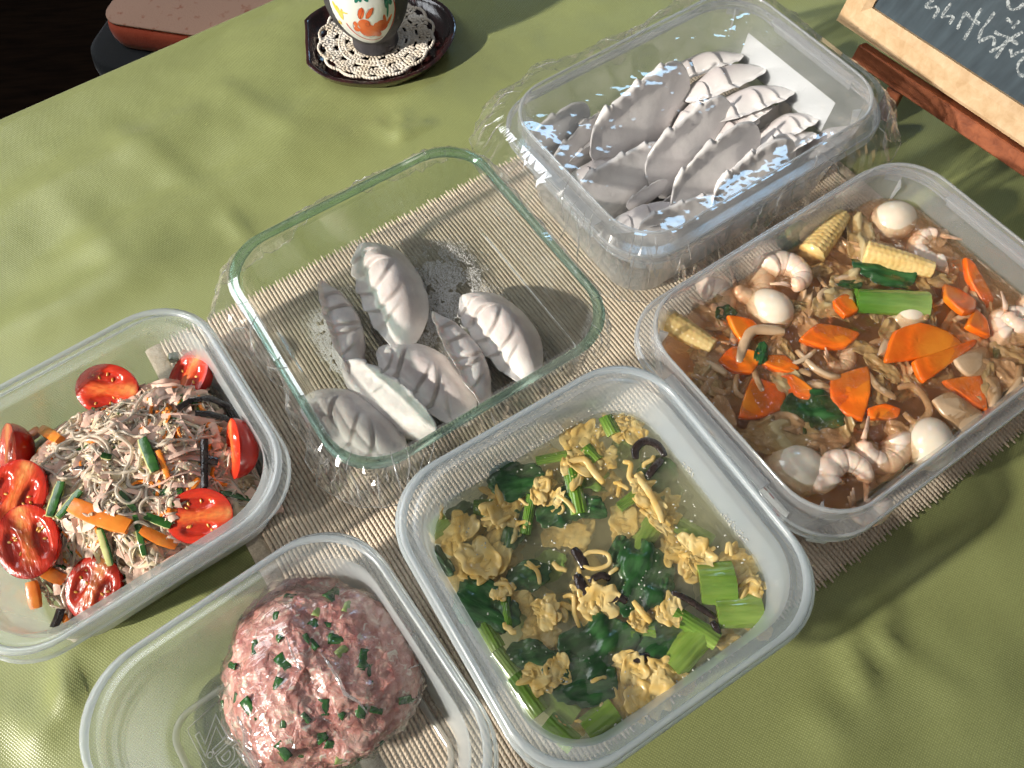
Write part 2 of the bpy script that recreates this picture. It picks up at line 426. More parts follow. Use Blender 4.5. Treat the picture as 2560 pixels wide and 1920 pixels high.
# glass dish
M_GLASS = thinclear('clear_glass', (0.955, 0.975, 0.962), f0=0.06, rough=0.01)
def mat_rimglass():
    m, nt, out = newmat('green_edged_glass')
    g = N(nt, 'ShaderNodeBsdfGlass', {'Color': (0.80, 0.94, 0.90, 1), 'IOR': 1.5, 'Roughness': 0.02})
    t = N(nt, 'ShaderNodeBsdfTransparent', {0: (0.72, 0.88, 0.82, 1)})
    mx = N(nt, 'ShaderNodeMixShader', {0: 0.5, 1: g.outputs[0], 2: t.outputs[0]})
    nt.links.new(mx.outputs[0], out.inputs[0]); return m
M_RIMG = mat_rimglass()
GLASS = Box('glass_dish', (-5.35, 26.53), 30.3, (17.4, 17.6), 'square clear glass dish with a green rim holding seven dumplings', 'glass dish')
GH = 5.7
GLASS.shell([(2.2, 0.0, 1.6), (1.5, 0.0, 2.0), (1.1, 0.2, 2.3), (0.95, 0.7, 2.4), (0.35, GH - 0.75, 2.9), (0.62, GH - 0.72, 2.7), (1.28, 0.8, 2.2), (1.5, 0.5, 2.0), (2.3, 0.45, 1.5)], M_GLASS)
rings = []
for k in range(10):
    a = 2 * math.pi * k / 10
    rings.append(rring(17.4 - 2 * (0.24 - 0.24 * math.cos(a)), 17.6 - 2 * (0.24 - 0.24 * math.cos(a)), 3.1, GH - 0.30 + 0.30 * math.sin(a), 12))
v, f = loft(rings, close=True)
obj('rim', v, f, M_RIMG, GLASS.o)

# raised panel and moulded maker's lettering in the floor of the meat tub (seen mirrored from inside)
v, f = loft([rring(10.9, 10.2, 1.2, 0.121, 8), rring(11.3, 10.6, 1.4, 0.15, 8), rring(11.2, 10.5, 1.35, 0.24, 8), rring(10.9, 10.2, 1.2, 0.25, 8), rring(10.7, 10.0, 1.1, 0.20, 8), rring(10.6, 9.9, 1.05, 0.123, 8)], False, False)
M_EMB = thinclear('moulded_plastic_ridge', (0.99, 0.99, 0.98), (0.92, 0.93, 0.90), haze=0.42, edge=0.3, f0=0.08, rough=0.12)
obj('floor_panel_ridge', v, f, M_EMB, MEAT.o)
def outline_text(txt, size, depth, mat, parent, M):
    cu = bpy.data.curves.new('lettering', 'FONT'); cu.body = txt; cu.size = size * S; cu.fill_mode = 'NONE'; cu.bevel_depth = depth * S; cu.bevel_resolution = 1; cu.resolution_u = 4
    cu.shear = 0.15; cu.offset = 0.0004; cu.align_x = 'LEFT'
    tmp = bpy.data.objects.new('lettering_curve', cu); col.objects.link(tmp)
    dg = bpy.context.evaluated_depsgraph_get(); me = bpy.data.meshes.new_from_object(tmp.evaluated_get(dg))
    bpy.data.objects.remove(tmp); me.materials.clear(); me.materials.append(mat); me.transform(M)
    return link('moulded_lettering', me, parent)
# reading direction -y, letter tops towards -x
outline_text('Ziploc', 1.75, 0.035, M_EMB, MEAT.o, Matrix(((0, -1, 0, -3.3 * S), (-1, 0, 0, 4.1 * S), (0, 0, 1, 0.14 * S), (0, 0, 0, 1))))
mb = MB(); mb.tube([(-3.0, 4.66, 0.14), (-4.7, 4.40, 0.14), (-4.76, 4.2, 0.14), (-4.63, -4.3, 0.14), (-4.4, -4.5, 0.14), (-3.0, -4.5, 0.14)], 0.03, 5); mb.build('lettering_frame', M_EMB, MEAT.o)

# crisp moulded edges: every tub gets thin bead lines round its rim
M_BEAD = thinclear('rim_bead_plastic', (0.97, 0.985, 0.99), (0.84, 0.90, 0.95), haze=0.36, edge=0.35, f0=0.06, rough=0.2)
M_BEADG = thinclear('clear_rim_bead_plastic', (0.97, 0.98, 0.985), (0.86, 0.89, 0.92), haze=0.34, edge=0.35, f0=0.10, rough=0.08)
def bead(box, inset, z, r0, rad, mat, name='rim_bead'):
    rings = []
    for k in range(6):
        a = 2 * math.pi * k / 6
        rings.append(rring(box.w - 2 * (inset - rad * math.cos(a)), box.h - 2 * (inset - rad * math.cos(a)), r0, z + rad * math.sin(a), 10))
    v, f = loft(rings, close=True); return obj(name, v, f, mat, box.o)
for bx, H_, r_ in ((SALAD, 5.2, 3.7), (MEAT, 5.2, 3.7), (SOUP, 7.6, 3.3)):
    bead(bx, .28, H_ - .03, r_, .15, M_BEAD); bead(bx, .03, H_ - .92, r_, .07, M_BEAD)
for bx in (GYOZA, HAPPO):
    bead(bx, .70, 7.6, 3.0, .085, M_BEADG); bead(bx, .03, 5.87, 3.2, .06, M_BEADG); bead(bx, .05, 6.46, 3.2, .07, M_BEADG)
    hw, hh = bx.w / 2, bx.h / 2
    for sx in (-1, 1):
        for sy in (-1, 1):                                    # stacking ribs inside the corners
            mb = MB(); c = Vector((sx * (hw - 1.85), sy * (hh - 1.85), 0)); d = Vector((sx, sy, 0)).normalized(); t = Vector((-d.y, d.x, 0)) * .05
            q = [c + d * .05 + Vector((0, 0, 6.7)), c + d * .0 + Vector((0, 0, 4.9)), c - d * .10 + Vector((0, 0, 5.0)), c - d * .42 + Vector((0, 0, 6.55))]
            mb.add([p + t for p in q] + [p - t for p in q], [(0, 1, 2, 3), (7, 6, 5, 4), (0, 4, 5, 1), (1, 5, 6, 2), (2, 6, 7, 3), (3, 7, 4, 0)])
            mb.build('corner_rib', M_BEADG, bx.o, smooth=False)
            mb = MB(); c2 = Vector((sx * (hw - 1.0), sy * (hh - 1.0), 5.7)); mb.box(c2, (.14, .9, .5), Matrix.Rotation(math.atan2(sy, sx) * 1.0, 3, 'Z')); mb.build('skirt_tab', M_BEADG, bx.o, smooth=False)
    for sx in (-1, 1):                                        # raised lock seats on the short sides
        mb = MB(); mb.box((sx * (hw - .38), 0, 6.62), (.62, bx.h * .46, .10)); mb.box((sx * (hw - .05), 0, 6.1), (.10, bx.h * .46, .9)); mb.build('lock_seat', M_BEADG, bx.o, smooth=False)
# printed sticker on the near end wall of the stir fry box
M_PAPER = pbr('white_label_paper', (0.80, 0.81, 0.82), None, 0.45, 50)
M_INKR = pbr('red_label_ink', (0.45, 0.03, 0.04), None, 0.5); M_INKG = pbr('grey_label_ink', (0.10, 0.10, 0.11), None, 0.5)
def wall_x(z): return -(10.85 - 0.86 - 0.74 * (1 - (z - 0.6) / 5.2)) - .03
lab = obj('label_sticker', [(wall_x(z), y, z) for y in (-5.2, 3.4) for z in (3.2, 5.75)], [(0, 1, 3, 2)], M_PAPER, HAPPO.o, smooth=False)
def marks(name, rows, mat):
    mb = MB()
    for y, z, wd, ht in rows: mb.add([(wall_x(zz) - .012, yy, zz) for yy in (y, y + wd) for zz in (z, z + ht)], [(0, 1, 3, 2)])
    return mb.build(name, mat, lab, smooth=False)
rr2 = random.Random(4)
marks('red_print', [(-4.9, 4.0, .5, .5), (-4.2, 5.35, .35, .22), (-3.7, 5.35, .5, .2), (-3.0, 5.38, .12, .25), (-2.75, 5.35, .4, .22)], M_INKR)
marks('grey_print', [(-2.1 + .34 * k, 5.38 + rr2.uniform(-.02, .02), rr2.uniform(.10, .24), .18) for k in range(14)], M_INKG)
# ------------------------------------------------------------------ pleated dumplings
M_DOUGH = pbr('dumpling_dough', (0.64, 0.60, 0.585), (0.79, 0.765, 0.74), 0.42, 70, 0.2, 350, spec=0.35, contrast=(0.38, 0.66), sss=0.2, sss_r=(0.004, 0.0025, 0.002), attr=True)
M_DOUGHL = pbr('lightened_floured_dough', (0.76, 0.73, 0.74), (0.88, 0.86, 0.86), 0.5, 45, 0.12, 300, spec=0.3, contrast=(0.3, 0.7), attr=True)  # same dough for the plastic box, lightened to make up for shade there
def dumpling_mesh(seed, pleats, belly=2.2, seam=1.1, thick=1.5, skew=1.2, ruff=0.06, sq=2.3, mat=None):
    """half-moon dumpling lying on its back: x long axis (+-3), thin seam flange on -y, belly on +y, soft pleats on +z"""
    a = 3.0; nu, nt_, nb = 130, 44, 18; n = nt_ + nb
    v = []
    for i in range(nu):
        x = -a + 2 * a * i / (nu - 1)
        e = abs(x / a)
        yb = belly * max(0, 1 - e ** sq) ** 0.62 + 0.10 + 0.10 * nz3(x * 0.7, seed, 1)
        ys = -seam * max(0, 1 - e ** (sq - .1)) ** 0.60 - 0.10
        T = thick * max(0, 1 - e ** 1.9) ** 1.1 * (1 + 0.10 * nz3(x * 0.5, seed, 3)) + 0.04
        wob = 0.07 * nz3(x * 0.6, seed)
        fl = 0.20                                  # share of the width that is flange
        for j in range(nt_):                       # pleated face, seam -> belly
            t = j / (nt_ - 1)
            tb = max(0.0, (t - fl) / (1 - fl))
            body = math.sin(math.pi * (0.02 + 0.86 * tb) ** 0.78) ** 1.0 if tb > 0 else 0.0
            z = 0.07 + T * body * (1 - 0.25 * tb ** 5)
            hp = 0.0; pull = 0.0
            for xk, A, ln in pleats:
                d = x - (xk - skew * t ** 1.5 * (1 + 0.3 * math.sin(xk * 3 + seed)) + 0.25 * math.sin(3.0 * t + xk) + 0.55 * nz3(x * .55, t * 1.7, seed + xk))
                p = math.exp(-(d / 0.55) ** 2) if d < 0 else (1 - sm(0.0, 0.16, d)) - 0.42 * math.exp(-((d - 0.19) / 0.09) ** 2)
                fade = (1 - sm(ln * 0.40, ln, t)) * (0.35 + 0.65 * sm(0, .3, t))
                hp += A * p * fade; pull += 0.7 * A * max(0, p) * (1 - t) ** 4
            hp += 0.05 * nz3(x * 0.9, t * 2.0, seed + 2)
            edge = (1 - sm(0, fl * 1.3, t))
            y = ys + (yb - ys) * t - pull
            z += edge * ruff * (0.3 * math.sin(x * 4.4 + 2 * nz3(x, seed) + seed) + 2.2 * nz3(x * 1.5, seed, 8))
            v.append((x + 0.05 * nz3(t * 2, x, seed), y + wob - 0.55, z + hp * sm(1.0, 0.72, e) if e < 1 else z))
        for j in range(1, nb + 1):                 # smooth back, belly -> seam
            t = j / (nb + 1)
            y = yb + (ys - yb) * t + 0.10 * math.sin(math.pi * t)
            tb = min(1.0, t / (1 - fl))
            edge = sm(1 - fl * 1.3, 1, t)
            z = T * 0.16 * (1 - t) ** 3 - 0.42 * T * math.sin(math.pi * tb) ** 0.8 + edge * ruff * (0.3 * math.sin(x * 4.4 + 2 * nz3(x, seed) + seed) + 2.2 * nz3(x * 1.5, seed, 8))
            v.append((x, y + wob - 0.55, z + 0.06 * nz3(x * 0.8, t * 2, seed + 4)))
    f = grid_faces(nu, n, False, True)
    f += [tuple(range(n)), tuple(reversed(range((nu - 1) * n, nu * n)))]
    me = meshdata('dumpling', v, f, mat or M_DOUGH)          # the filling shows darker through the stretched dough
    vcol(me, lambda c: Vector((1.14, 1.13, 1.11)).lerp(Vector((0.86, 0.80, 0.79)), sm(.25, 1.15, abs(c.z) + .25 * sm(-.6, 1.0, c.y)) * (0.75 + 0.5 * nz3(c.x * .8, c.y * .8, seed))))
    return me
DUMP = [dumpling_mesh(3, [(-1.75, .20, .6), (-1.15, .28, .75), (-0.35, .26, .7), (0.45, .24, .65), (1.3, .18, .55)], 2.1, 1.0, 1.2, 1.1),
        dumpling_mesh(11, [(-1.6, .24, .7), (-0.9, .24, .65), (0.0, .26, .7), (0.8, .22, .6), (1.5, .16, .5)], 2.1, 1.0, 1.2, 0.8),
        dumpling_mesh(23, [(-1.6, .2, .6), (-0.9, .28, .8), (0.2, .24, .7), (1.1, .24, .7)], 2.1, 1.1, 1.35, 1.2, 0.10),
        dumpling_mesh(31, [(-1.8, .22, .6), (-1.2, .28, .8), (-0.2, .24, .65), (0.7, .26, .75), (1.5, .16, .5)], 2.2, 1.0, 1.2, 1.3),
        dumpling_mesh(43, [(-1.2, .22, .8), (0.2, .22, .7), (1.3, .2, .6)], 2.2, 1.3, 0.95, 1.0, 0.07, 4.2, M_DOUGHL),
        dumpling_mesh(57, [(-0.9, .24, .8), (0.9, .22, .7)], 2.3, 1.2, 0.85, 0.8, 0.08, 5.0, M_DOUGHL),
        dumpling_mesh(61, [(-1.5, .2, .7), (0.0, .26, .9)], 2.1, 1.35, 1.05, 1.1, 0.06, 3.6, M_DOUGHL)]
def place_dumpling(me, t1, t2, rx, z, label, group, wide=1.0, lift=0.0):
    a, b = P(t1[0], t1[1], z), P(t2[0], t2[1], z)
    b.z += lift
    x = (b - a); k = x.length / 5.8; x.normalize()
    y = Vector((0, 0, 1)).cross(x).normalized(); zz = x.cross(y)
    M = Matrix((x, y, zz)).transposed() @ Matrix.Rotation(R(rx), 3, 'X')
    o = link('dumpling', me)
    M4 = Matrix.Translation((a + b) / 2 * S) @ M.to_4x4() @ Matrix.Diagonal((k, k * wide, k * wide, 1))
    o.matrix_world = M4
    return tag(o, label, 'dumpling', group)
def z3(x, y): return (500 + .36166 * x, 330 + .36166 * y)
def z4(x, y): return (800 + .36166 * x, 700 + .36166 * y)
def z5(x, y): return (1200 + .36166 * x, .36166 * y)
def k3(x, y): return (1150 + .4973 * x, .4973 * y)
GD = 'dumplings in the glass dish'
for me, a, b, rx, z, wd, lb in (
    (0, z3(1195, 770), z3(1480, 1480), -8, 1.4, 0.82, 'large pleated dumpling at the top of the glass dish, pointing upwards'),
    (1, z3(880, 1060), z3(1075, 1680), -62, 1.9, 0.80, 'dumpling at the left of the glass dish with its white pleated seam turned up'),
    (2, z4(150, 640), z4(770, 1090), -128, 2.0, 0.82, 'sunlit white dumpling with a smooth back, low in the glass dish'),
    (3, z4(460, 450), z4(1070, 960), -8, 1.3, 0.80, 'pleated dumpling in the middle of the seven in the glass dish'),
    (1, z4(820, 250), z4(1160, 880), -58, 1.8, 0.78, 'narrow dumpling with raised seam, second from right in the glass dish'),
    (0, z4(1050, 90), z4(1510, 680), -4, 1.5, 0.84, 'plump pleated dumpling at the right of the glass dish'),
    (2, z4(-60, 780), z4(600, 1240), -6, 1.4, 0.80, 'pleated dumpling in the bottom left corner of the glass dish')):
    place_dumpling(DUMP[me], a, b, rx, z + 0.15, lb, GD, wd)
GB = 'dumplings packed in the plastic box'
shared = 'grey dumpling buried in the lower layer of the packed plastic box'
for i, (a, b) in enumerate((((520, 1050), (900, 860)), ((980, 1060), (1320, 840)), ((1120, 780), (1440, 620)), ((1000, 1330), (1420, 1080)), ((1500, 1050), (1800, 830)),
                            ((1480, 1380), (1800, 1180)), ((1850, 930), (2150, 760)), ((1900, 1180), (2230, 980)), ((1180, 1520), (1520, 1340)), ((1750, 1400), (2050, 1260)), ((760, 1260), (1040, 1080)))):
    place_dumpling(DUMP[4 + i % 3], z5(*a), z5(*b), -30 if i % 2 else -95, 1.5, shared, GB, 0.9)
for i, (me, a, b, rx, z, wd, lf, lb) in enumerate((
    (0, z5(800, 1130), z5(1440, 640), -112, 3.3, 0.92, 0.5, 'big smooth dumpling standing highest in the upper left of the plastic box'),
    (1, z5(1180, 1270), z5(1730, 830), -115, 3.2, 0.90, 0.3, 'smooth-backed dumpling in the centre of the plastic box'),
    (2, z5(1350, 1480), z5(1930, 1010), -112, 3.2, 0.92, 0.3, 'large smooth dumpling right of centre, near the front of the plastic box'),
    (3, z5(690, 1470), z5(1320, 1150), -118, 2.9, 0.92, 0.2, 'wide dumpling with flour patches at the lower left of the plastic box'),
    (0, z5(510, 1260), z5(900, 890), -110, 2.7, 0.9, 0.2, 'second dumpling from the left end of the plastic box'),
    (3, z5(330, 1100), z5(760, 810), -108, 2.5, 0.86, 0.2, 'leftmost dumpling against the left wall of the plastic box'),
    (2, z5(1620, 1500), z5(2150, 1080), -112, 3.0, 0.9, 0.2, 'dumpling by the front wall of the plastic box, right of the large one'),
    (1, z5(640, 1270), z5(980, 1120), -20, 3.0, 1.0, 0.2, 'small light-coloured dumpling flap lying flat at the left of the box'),
    (2, z5(900, 1580), z5(1420, 1440), -25, 3.0, 0.8, 0.2, 'torn dumpling with ragged flaps at the bottom corner of the box'),
    (0, z5(1090, 1690), z5(1680, 1480), -115, 2.9, 0.85, 0.2, 'dumpling touching the front left wall of the plastic box'),
    (1, z5(1260, 560), z5(1770, 400), -28, 3.2, 0.85, 0.3, 'sunlit pleated dumpling furthest back in the plastic box'),
    (3, z5(1400, 690), z5(1920, 490), -28, 3.2, 0.85, 0.3, 'second sunlit pleated dumpling from the back of the plastic box'),
    (1, z5(1560, 830), z5(2110, 640), -28, 3.2, 0.85, 0.3, 'third sunlit pleated dumpling from the back of the plastic box'),
    (3, z5(1340, 900), z5(1590, 700), -60, 2.9, 1.0, 0.2, 'pale dumpling end showing between the big smooth one and the sunlit row'),
    (0, z5(1600, 1010), z5(1890, 850), -40, 2.9, 1.0, 0.2, 'small shaded dumpling between the centre and the sunlit row'),
    (1, k3(1500, 720), k3(1760, 590), -30, 2.8, 1.0, 0.2, 'sunlit dumpling with a square corner below the white label'),
    (2, k3(1470, 830), k3(1740, 680), -35, 2.8, 1.0, 0.2, 'dumpling with a pointed flap at the right of the box'),
    (3, k3(1280, 1060), k3(1680, 800), -112, 3.0, 0.88, 0.3, 'smooth dumpling leaning against the right front of the box'),
    (0, k3(1740, 790), k3(1950, 650), -40, 2.4, 1.0, 0.2, 'lone white dumpling tip in the right corner of the box'),
    (1, z5(980, 1030), z5(1260, 850), -105, 3.0, 0.8, 0.2, 'thin dumpling edge showing below the biggest smooth dumpling'),
    (2, z5(960, 1190), z5(1190, 1020), -60, 3.1, 0.8, 0.2, 'small dumpling flap left of the centre of the box'),
    (0, z5(1480, 1290), z5(1720, 1110), -100, 3.3, 0.75, 0.2, 'narrow dumpling behind the large smooth one near the front'),
    (1, z5(1780, 1290), z5(2010, 1120), -60, 3.2, 0.75, 0.2, 'dumpling flap in the right front part of the box'),
    (2, z5(1020, 1440), z5(1290, 1290), -100, 3.2, 0.75, 0.2, 'thin dumpling behind the floury one at lower left'),
    (1, z5(1720, 930), z5(1980, 770), -45, 3.3, 0.8, 0.2, 'pale flap at the lower end of the sunlit dumpling row'),
    (0, z5(620, 1130), z5(900, 950), -70, 3.0, 0.75, 0.2, 'small dumpling between the two at the left end of the box'))):
    place_dumpling(DUMP[4 + i % 3], a, b, rx, z, lb, GB, wd * 1.0, lf)

# flour dusted over the glass dish floor
M_FLOUR = pbr('white_flour', (0.88, 0.87, 0.85), None, 0.9, 300, spec=0.1)
def flour():
    mb = MB(); r = random.Random(5); n = 0
    spots = [(z3(1700, 950), 2.6, 1.0), (z3(1950, 800), 2.2, 1.0), (z3(1500, 800), 2.0, .8), (z3(1650, 1200), 1.6, .8), (z3(830, 1350), 1.3, 1.5), (z3(800, 1550), 1.2, 1.6),
             (z4(100, 600), 1.0, 1.4), (z3(930, 1020), 0.9, 1.0), (z3(1080, 860), 0.8, .7), (z4(1350, 150), 1.6, .8), (z4(650, 350), 1.4, .5), (z3(1920, 660), 1.2, 1.2), (z4(1560, 560), 0.8, .7), (z4(-30, 720), 0.9, 0.9)]
    while n < 30000:
        (q, rad, wgt) = spots[r.randrange(len(spots))]
        if r.random() > wgt / 1.6: continue
        lx, ly = GLASS.L(q[0], q[1], 0.5)
        x = lx + r.gauss(0, rad * 0.8); y = ly + r.gauss(0, rad * 0.8)
        if abs(x) > 6.6 or abs(y) > 6.7 or r.random() < sm(3.8, 6.4, abs(x)) or r.random() < sm(3.8, 6.4, abs(y)): continue
        if nz3(x * 0.9, y * 0.9, 2) + 0.6 * nz3(x * 3, y * 3, 5) < -0.30: continue
        s = r.uniform(0.016, 0.038) * (1.7 if r.random() < 0.03 else 1)
        c = GLASS.W(x, y, 0.47 + s * 0.4)
        mb.add([c + Vector((s, 0, 0)), c + Vector((0, s, 0)), c + Vector((-s, 0, 0)), c + Vector((0, -s, 0)), c + Vector((0, 0, s * .8)), c - Vector((0, 0, s * .5))],
               [(0, 1, 4), (1, 2, 4), (2, 3, 4), (3, 0, 4), (1, 0, 5), (2, 1, 5), (3, 2, 5), (0, 3, 5)]); n += 1
    return mb.build('flour', M_FLOUR)
tag(flour(), 'white flour dusted over the floor of the glass dish', 'flour', kind='stuff')

# white sticker on the far end wall of the dumpling box
# ------------------------------------------------------------------ cling film
M_FILM = thinclear('cling_film', (0.98, 0.98, 0.98), f0=0.06, rough=0.04, bump=0.4, bscale=60, wr=(1, 1, 1), bdist=0.003)
M_FILM2 = thinclear('crumpled_cling_film', (0.95, 0.955, 0.955), (.9, .92, .94), haze=0.025, edge=0.13, f0=0.16, rough=0.08)
M_CREASE = thinclear('film_crease', (0.95, 0.95, 0.95), (.95, .95, .95), haze=0.24, edge=0.2, f0=0.3, rough=0.10)
def cling(box, H, rc, reach, seed, name, label, sag=0.3, bias=None):
    nn = 40
    base = rring(1, 1, 0.001, 0, nn)
    n = len(base)
    v = []; f = []
    ts = [0.0, .12, .24, .36, .48, .6, .7, .8, .88, .94, .98, 1.0]
    for t in ts:
        for p in rring((box.w - 1.0) * max(t, .01), (box.h - 1.0) * max(t, .01), rc * max(t, .01), 0, nn):
            z = H + 0.06 - sag * (1 - t ** 4) + 0.10 * (1 - t ** 6) * nz3(p[0] * 0.45, p[1] * 0.45, seed) + 0.035 * nz3(p[0] * 1.6, p[1] * 1.6, seed + 3)
            z += 0.05 * (1 - t) * abs(nz3(p[0] * 0.9 + p[1] * 0.5, (p[1] - p[0]) * 0.15, seed + 8))
            v.append((p[0], p[1], z))
    m0 = len(ts)
    obj_top = (v, grid_faces(m0, n, False, True))
    film = empty(name, box.c, box.a); tag(film, label, 'cling film')
    obj('cover', obj_top[0], obj_top[1], M_FILM, film)
    # the loose, crumpled skirt outside the rim
    v2 = []
    ks = 9
    peri = rring(box.w - 1.0, box.h - 1.0, rc, 0, nn)
    dens = []
    for j in range(n):                                 # resample so that long straight sides get enough points
        p, q = Vector(peri[j]), Vector(peri[(j + 1) % n]); L = (q - p).length
        m = max(1, int(L / 0.28))
        for k in range(m): dens.append(p + (q - p) * k / m)
    nd = len(dens)
    for k in range(ks):
        t = k / (ks - 1)
        for j in range(nd):
            p = dens[j]; d = (dens[(j + 1) % nd] - dens[j - 1]); nrm = Vector((d.y, -d.x, 0)).normalized()
            ang = math.atan2(p.y, p.x)
            rch = reach * (0.55 + 0.7 * (0.5 + nz3(math.cos(ang) * 1.8, math.sin(ang) * 1.8, seed)))
            if bias: rch *= bias(ang)
            fold = nz3(j * 0.24, t * 1.1, seed) * 0.9 + nz3(j * 0.6, t * 2.0, seed + 2) * 0.45
            out = 0.55 * sm(0, 0.2, t) + rch * t + 0.35 * fold * sm(0.1, .6, t)
            z = H + 0.06 - (H * 0.62) * t ** 1.3 * (0.7 + 0.5 * nz3(ang * 2, 1, seed)) + 0.75 * fold * sm(0.12, .6, t)
            v2.append(p + nrm * out + Vector((0, 0, max(0.15, z))))
    ff = []
    for a, b, c, d in grid_faces(ks, nd, False, True):
        if rnd.random() < .5: ff += [(a, b, c), (a, c, d)]
        else: ff += [(a, b, d), (b, c, d)]
    obj('skirt', v2, ff, M_FILM2, film, smooth=False)
    mb = MB(); rq = random.Random(int(seed * 10))              # folded edge and sharp creases
    mb.tube([v2[(ks - 1) * nd + j] for j in list(range(0, nd, 2)) + [0]], .022, 4)
    for q in range(60):
        j = rq.randrange(nd); k0 = rq.randrange(0, 4); k1 = rq.randrange(k0 + 2, ks); dj = rq.choice((-1, 0, 1))
        mb.tube([v2[k * nd + (j + dj * (k - k0)) % nd] + Vector((0, 0, .03)) for k in range(k0, k1)], lambda t: .042 * (.25 + math.sin(math.pi * t)), 4, .5)
    mb.build('crease', M_CREASE, film)
    return film
cling(GLASS, GH, 3.0, 1.1, 3.3, 'cling_film', 'cling film stretched over the glass dish, loose at the left corner', 0.25,
      bias=lambda a: 0.45 + 1.7 * math.exp(-((a - 2.5) / 0.5) ** 2) + 1.0 * math.exp(-((a + 2.3) / 0.5) ** 2) + 1.0 * math.exp(-((a - 0.8) / 0.4) ** 2))
cling(GYOZA, 7.6, 2.9, 2.3, 8.1, 'cling_film', 'crumpled cling film pulled over the clear box of dumplings', 0.35,
      bias=lambda a: 1.0 - 0.75 * math.exp(-((a + 1.5) / 0.7) ** 2) + 0.3 * math.exp(-((a - 2.8) / 0.6) ** 2))
def gy_label():
    v = []; n = 14
    for i in range(n + 1):
        for k in range(2):
            y = -3.5 + 8.4 * i / n
            z = 2.7 + 2.3 * k
            xw = 10.45 - 0.86 - (1.6 - 0.86) * (1 - (z - 0.6) / 5.2) + 0.03
            v.append((xw, y, z))
    return obj('label_sticker', v, grid_faces(n + 1, 2), M_PAPER, GYOZA.o, smooth=False)
gy_label()
# ------------------------------------------------------------------ noodle salad
def q1(x, y): return (.36166 * x, 700 + .36166 * y)
def q2(x, y): return (.36166 * x, 1200 + .36166 * y)
def mound(x, y):
    rho = math.sqrt((abs(x - 0.1) / 7.3) ** 2.6 + (abs(y + 0.1) / 6.3) ** 2.6)
    h = 3.55 * max(0.0, 1 - rho ** 2.4) ** 0.7
    corner = sm(3.0, 7.5, math.hypot(x + 7.2, y + 6.6)) * (0.45 + 0.55 * sm(1.0, 6.0, math.hypot(x + 6.5, y - 6.5)))
    return 0.25 + (h + 0.55 * fbm(x * 0.42, y * 0.42, 4.0, 3) * min(1, h)) * corner
def on_mound(p, dz=0.0):
    z = 3.0
    for _ in range(6):
        x, y = SALAD.L(p[0], p[1], z); z = 0.5 * z + 0.5 * (mound(max(-6.4, min(6.4, x)), max(-6.4, min(6.4, y))) + dz)
    return SALAD.W(x, y, z)
M_FILL = pbr('salad_dressed_base', (0.36, 0.22, 0.13), (0.60, 0.43, 0.28), 0.45, 260, 0.7, 300, bdist=0.004)
v = []; n = 60
for i in range(n):
    for j in range(n):
        x = -6.5 + 13 * i / (n - 1); y = -6.5 + 13 * j / (n - 1)
        rr_ = max(abs(x), abs(y)); dd = math.hypot(max(0, abs(x) - 3.9), max(0, abs(y) - 3.9)); k = 1.0 if dd < 2.1 else (2.1 / dd)
        sx = math.copysign(min(abs(x), 3.9) + max(0, abs(x) - 3.9) * k, x); sy = math.copysign(min(abs(y), 3.9) + max(0, abs(y) - 3.9) * k, y)
        v.append(SALAD.W(sx, sy, max(0.2, mound(x, y) - 0.22 + 0.14 * nz3(x * 2.2, y * 2.2, 8))))
base = obj('dressed_salad_base', v, grid_faces(n, n), M_FILL)
tag(base, 'packed brown dressed shreds forming the body of the noodle salad', 'noodle salad', kind='stuff')

M_NOOD = pbr('glass_noodle', (0.80, 0.69, 0.55), (0.90, 0.82, 0.71), 0.16, 160, spec=0.6, transl=0.3, coat=0.4, clear=0.22)
M_HAM = pbr('ham_shred', (0.74, 0.46, 0.36), (0.84, 0.60, 0.48), 0.42, 120, 0.2, 500, spec=0.4, coat=0.15)
M_EGG = pbr('pale_shred', (0.66, 0.52, 0.33), (0.80, 0.70, 0.50), 0.4, 150, 0.3, 400, coat=0.2)
M_BRN = pbr('sauce_soaked_shred', (0.50, 0.33, 0.18), (0.68, 0.50, 0.30), 0.4, 150, 0.3, 400, coat=0.25)
M_CARROT = pbr('carrot_flesh', (0.86, 0.20, 0.012), (0.92, 0.29, 0.03), 0.33, 140, 0.12, 300, coat=0.35, sss=0.15)
M_CUKE = pbr('cucumber_flesh', (0.45, 0.47, 0.16), (0.62, 0.62, 0.30), 0.3, 120, 0.15, 300, coat=0.4)
M_CUKES = pbr('cucumber_skin', (0.012, 0.055, 0.012), (0.04, 0.14, 0.02), 0.25, 150, 0.1, 300, coat=0.4)
M_EAR = pbr('wood_ear_fungus', (0.012, 0.008, 0.007), (0.035, 0.022, 0.018), 0.25, 180, 0.3, 350, coat=0.4)
M_SES = pbr('sesame_seed', (0.72, 0.56, 0.34), (0.84, 0.72, 0.52), 0.5, 300)
def wiggle(r, L, n, curl, lay=0.0, area=6.0):
    """a strand lying over the mound, local coords"""
    while True:
        x, y = r.uniform(-area, area), r.uniform(-area, area)
        if mound(x, y) > 1.0: break
    th = r.uniform(0, 6.28); dth = 0; pts = []; ph = r.uniform(0, 9)
    for i in range(n):
        z = mound(x, y) + lay + 0.07 * math.sin(i * 9.0 / n + ph)
        pts.append(SALAD.W(x, y, z))
        dth = 0.75 * dth + r.gauss(0, curl); th += dth
        x += math.cos(th) * L / n; y += math.sin(th) * L / n
        lim = 5.7
        if abs(x) > lim + .6 or abs(y) > lim: th += 1.2; x = max(-lim - .6, min(lim + .6, x)); y = max(-lim, min(lim, y))
    return pts
TOMS = [SALAD.L(*p, 3.6) for p in (q1(735, 770), q1(1290, 660), q1(1640, 1165), q2(1370, 255), q2(640, 745), q2(150, 440), q1(80, 1480), q1(10, 1200))]
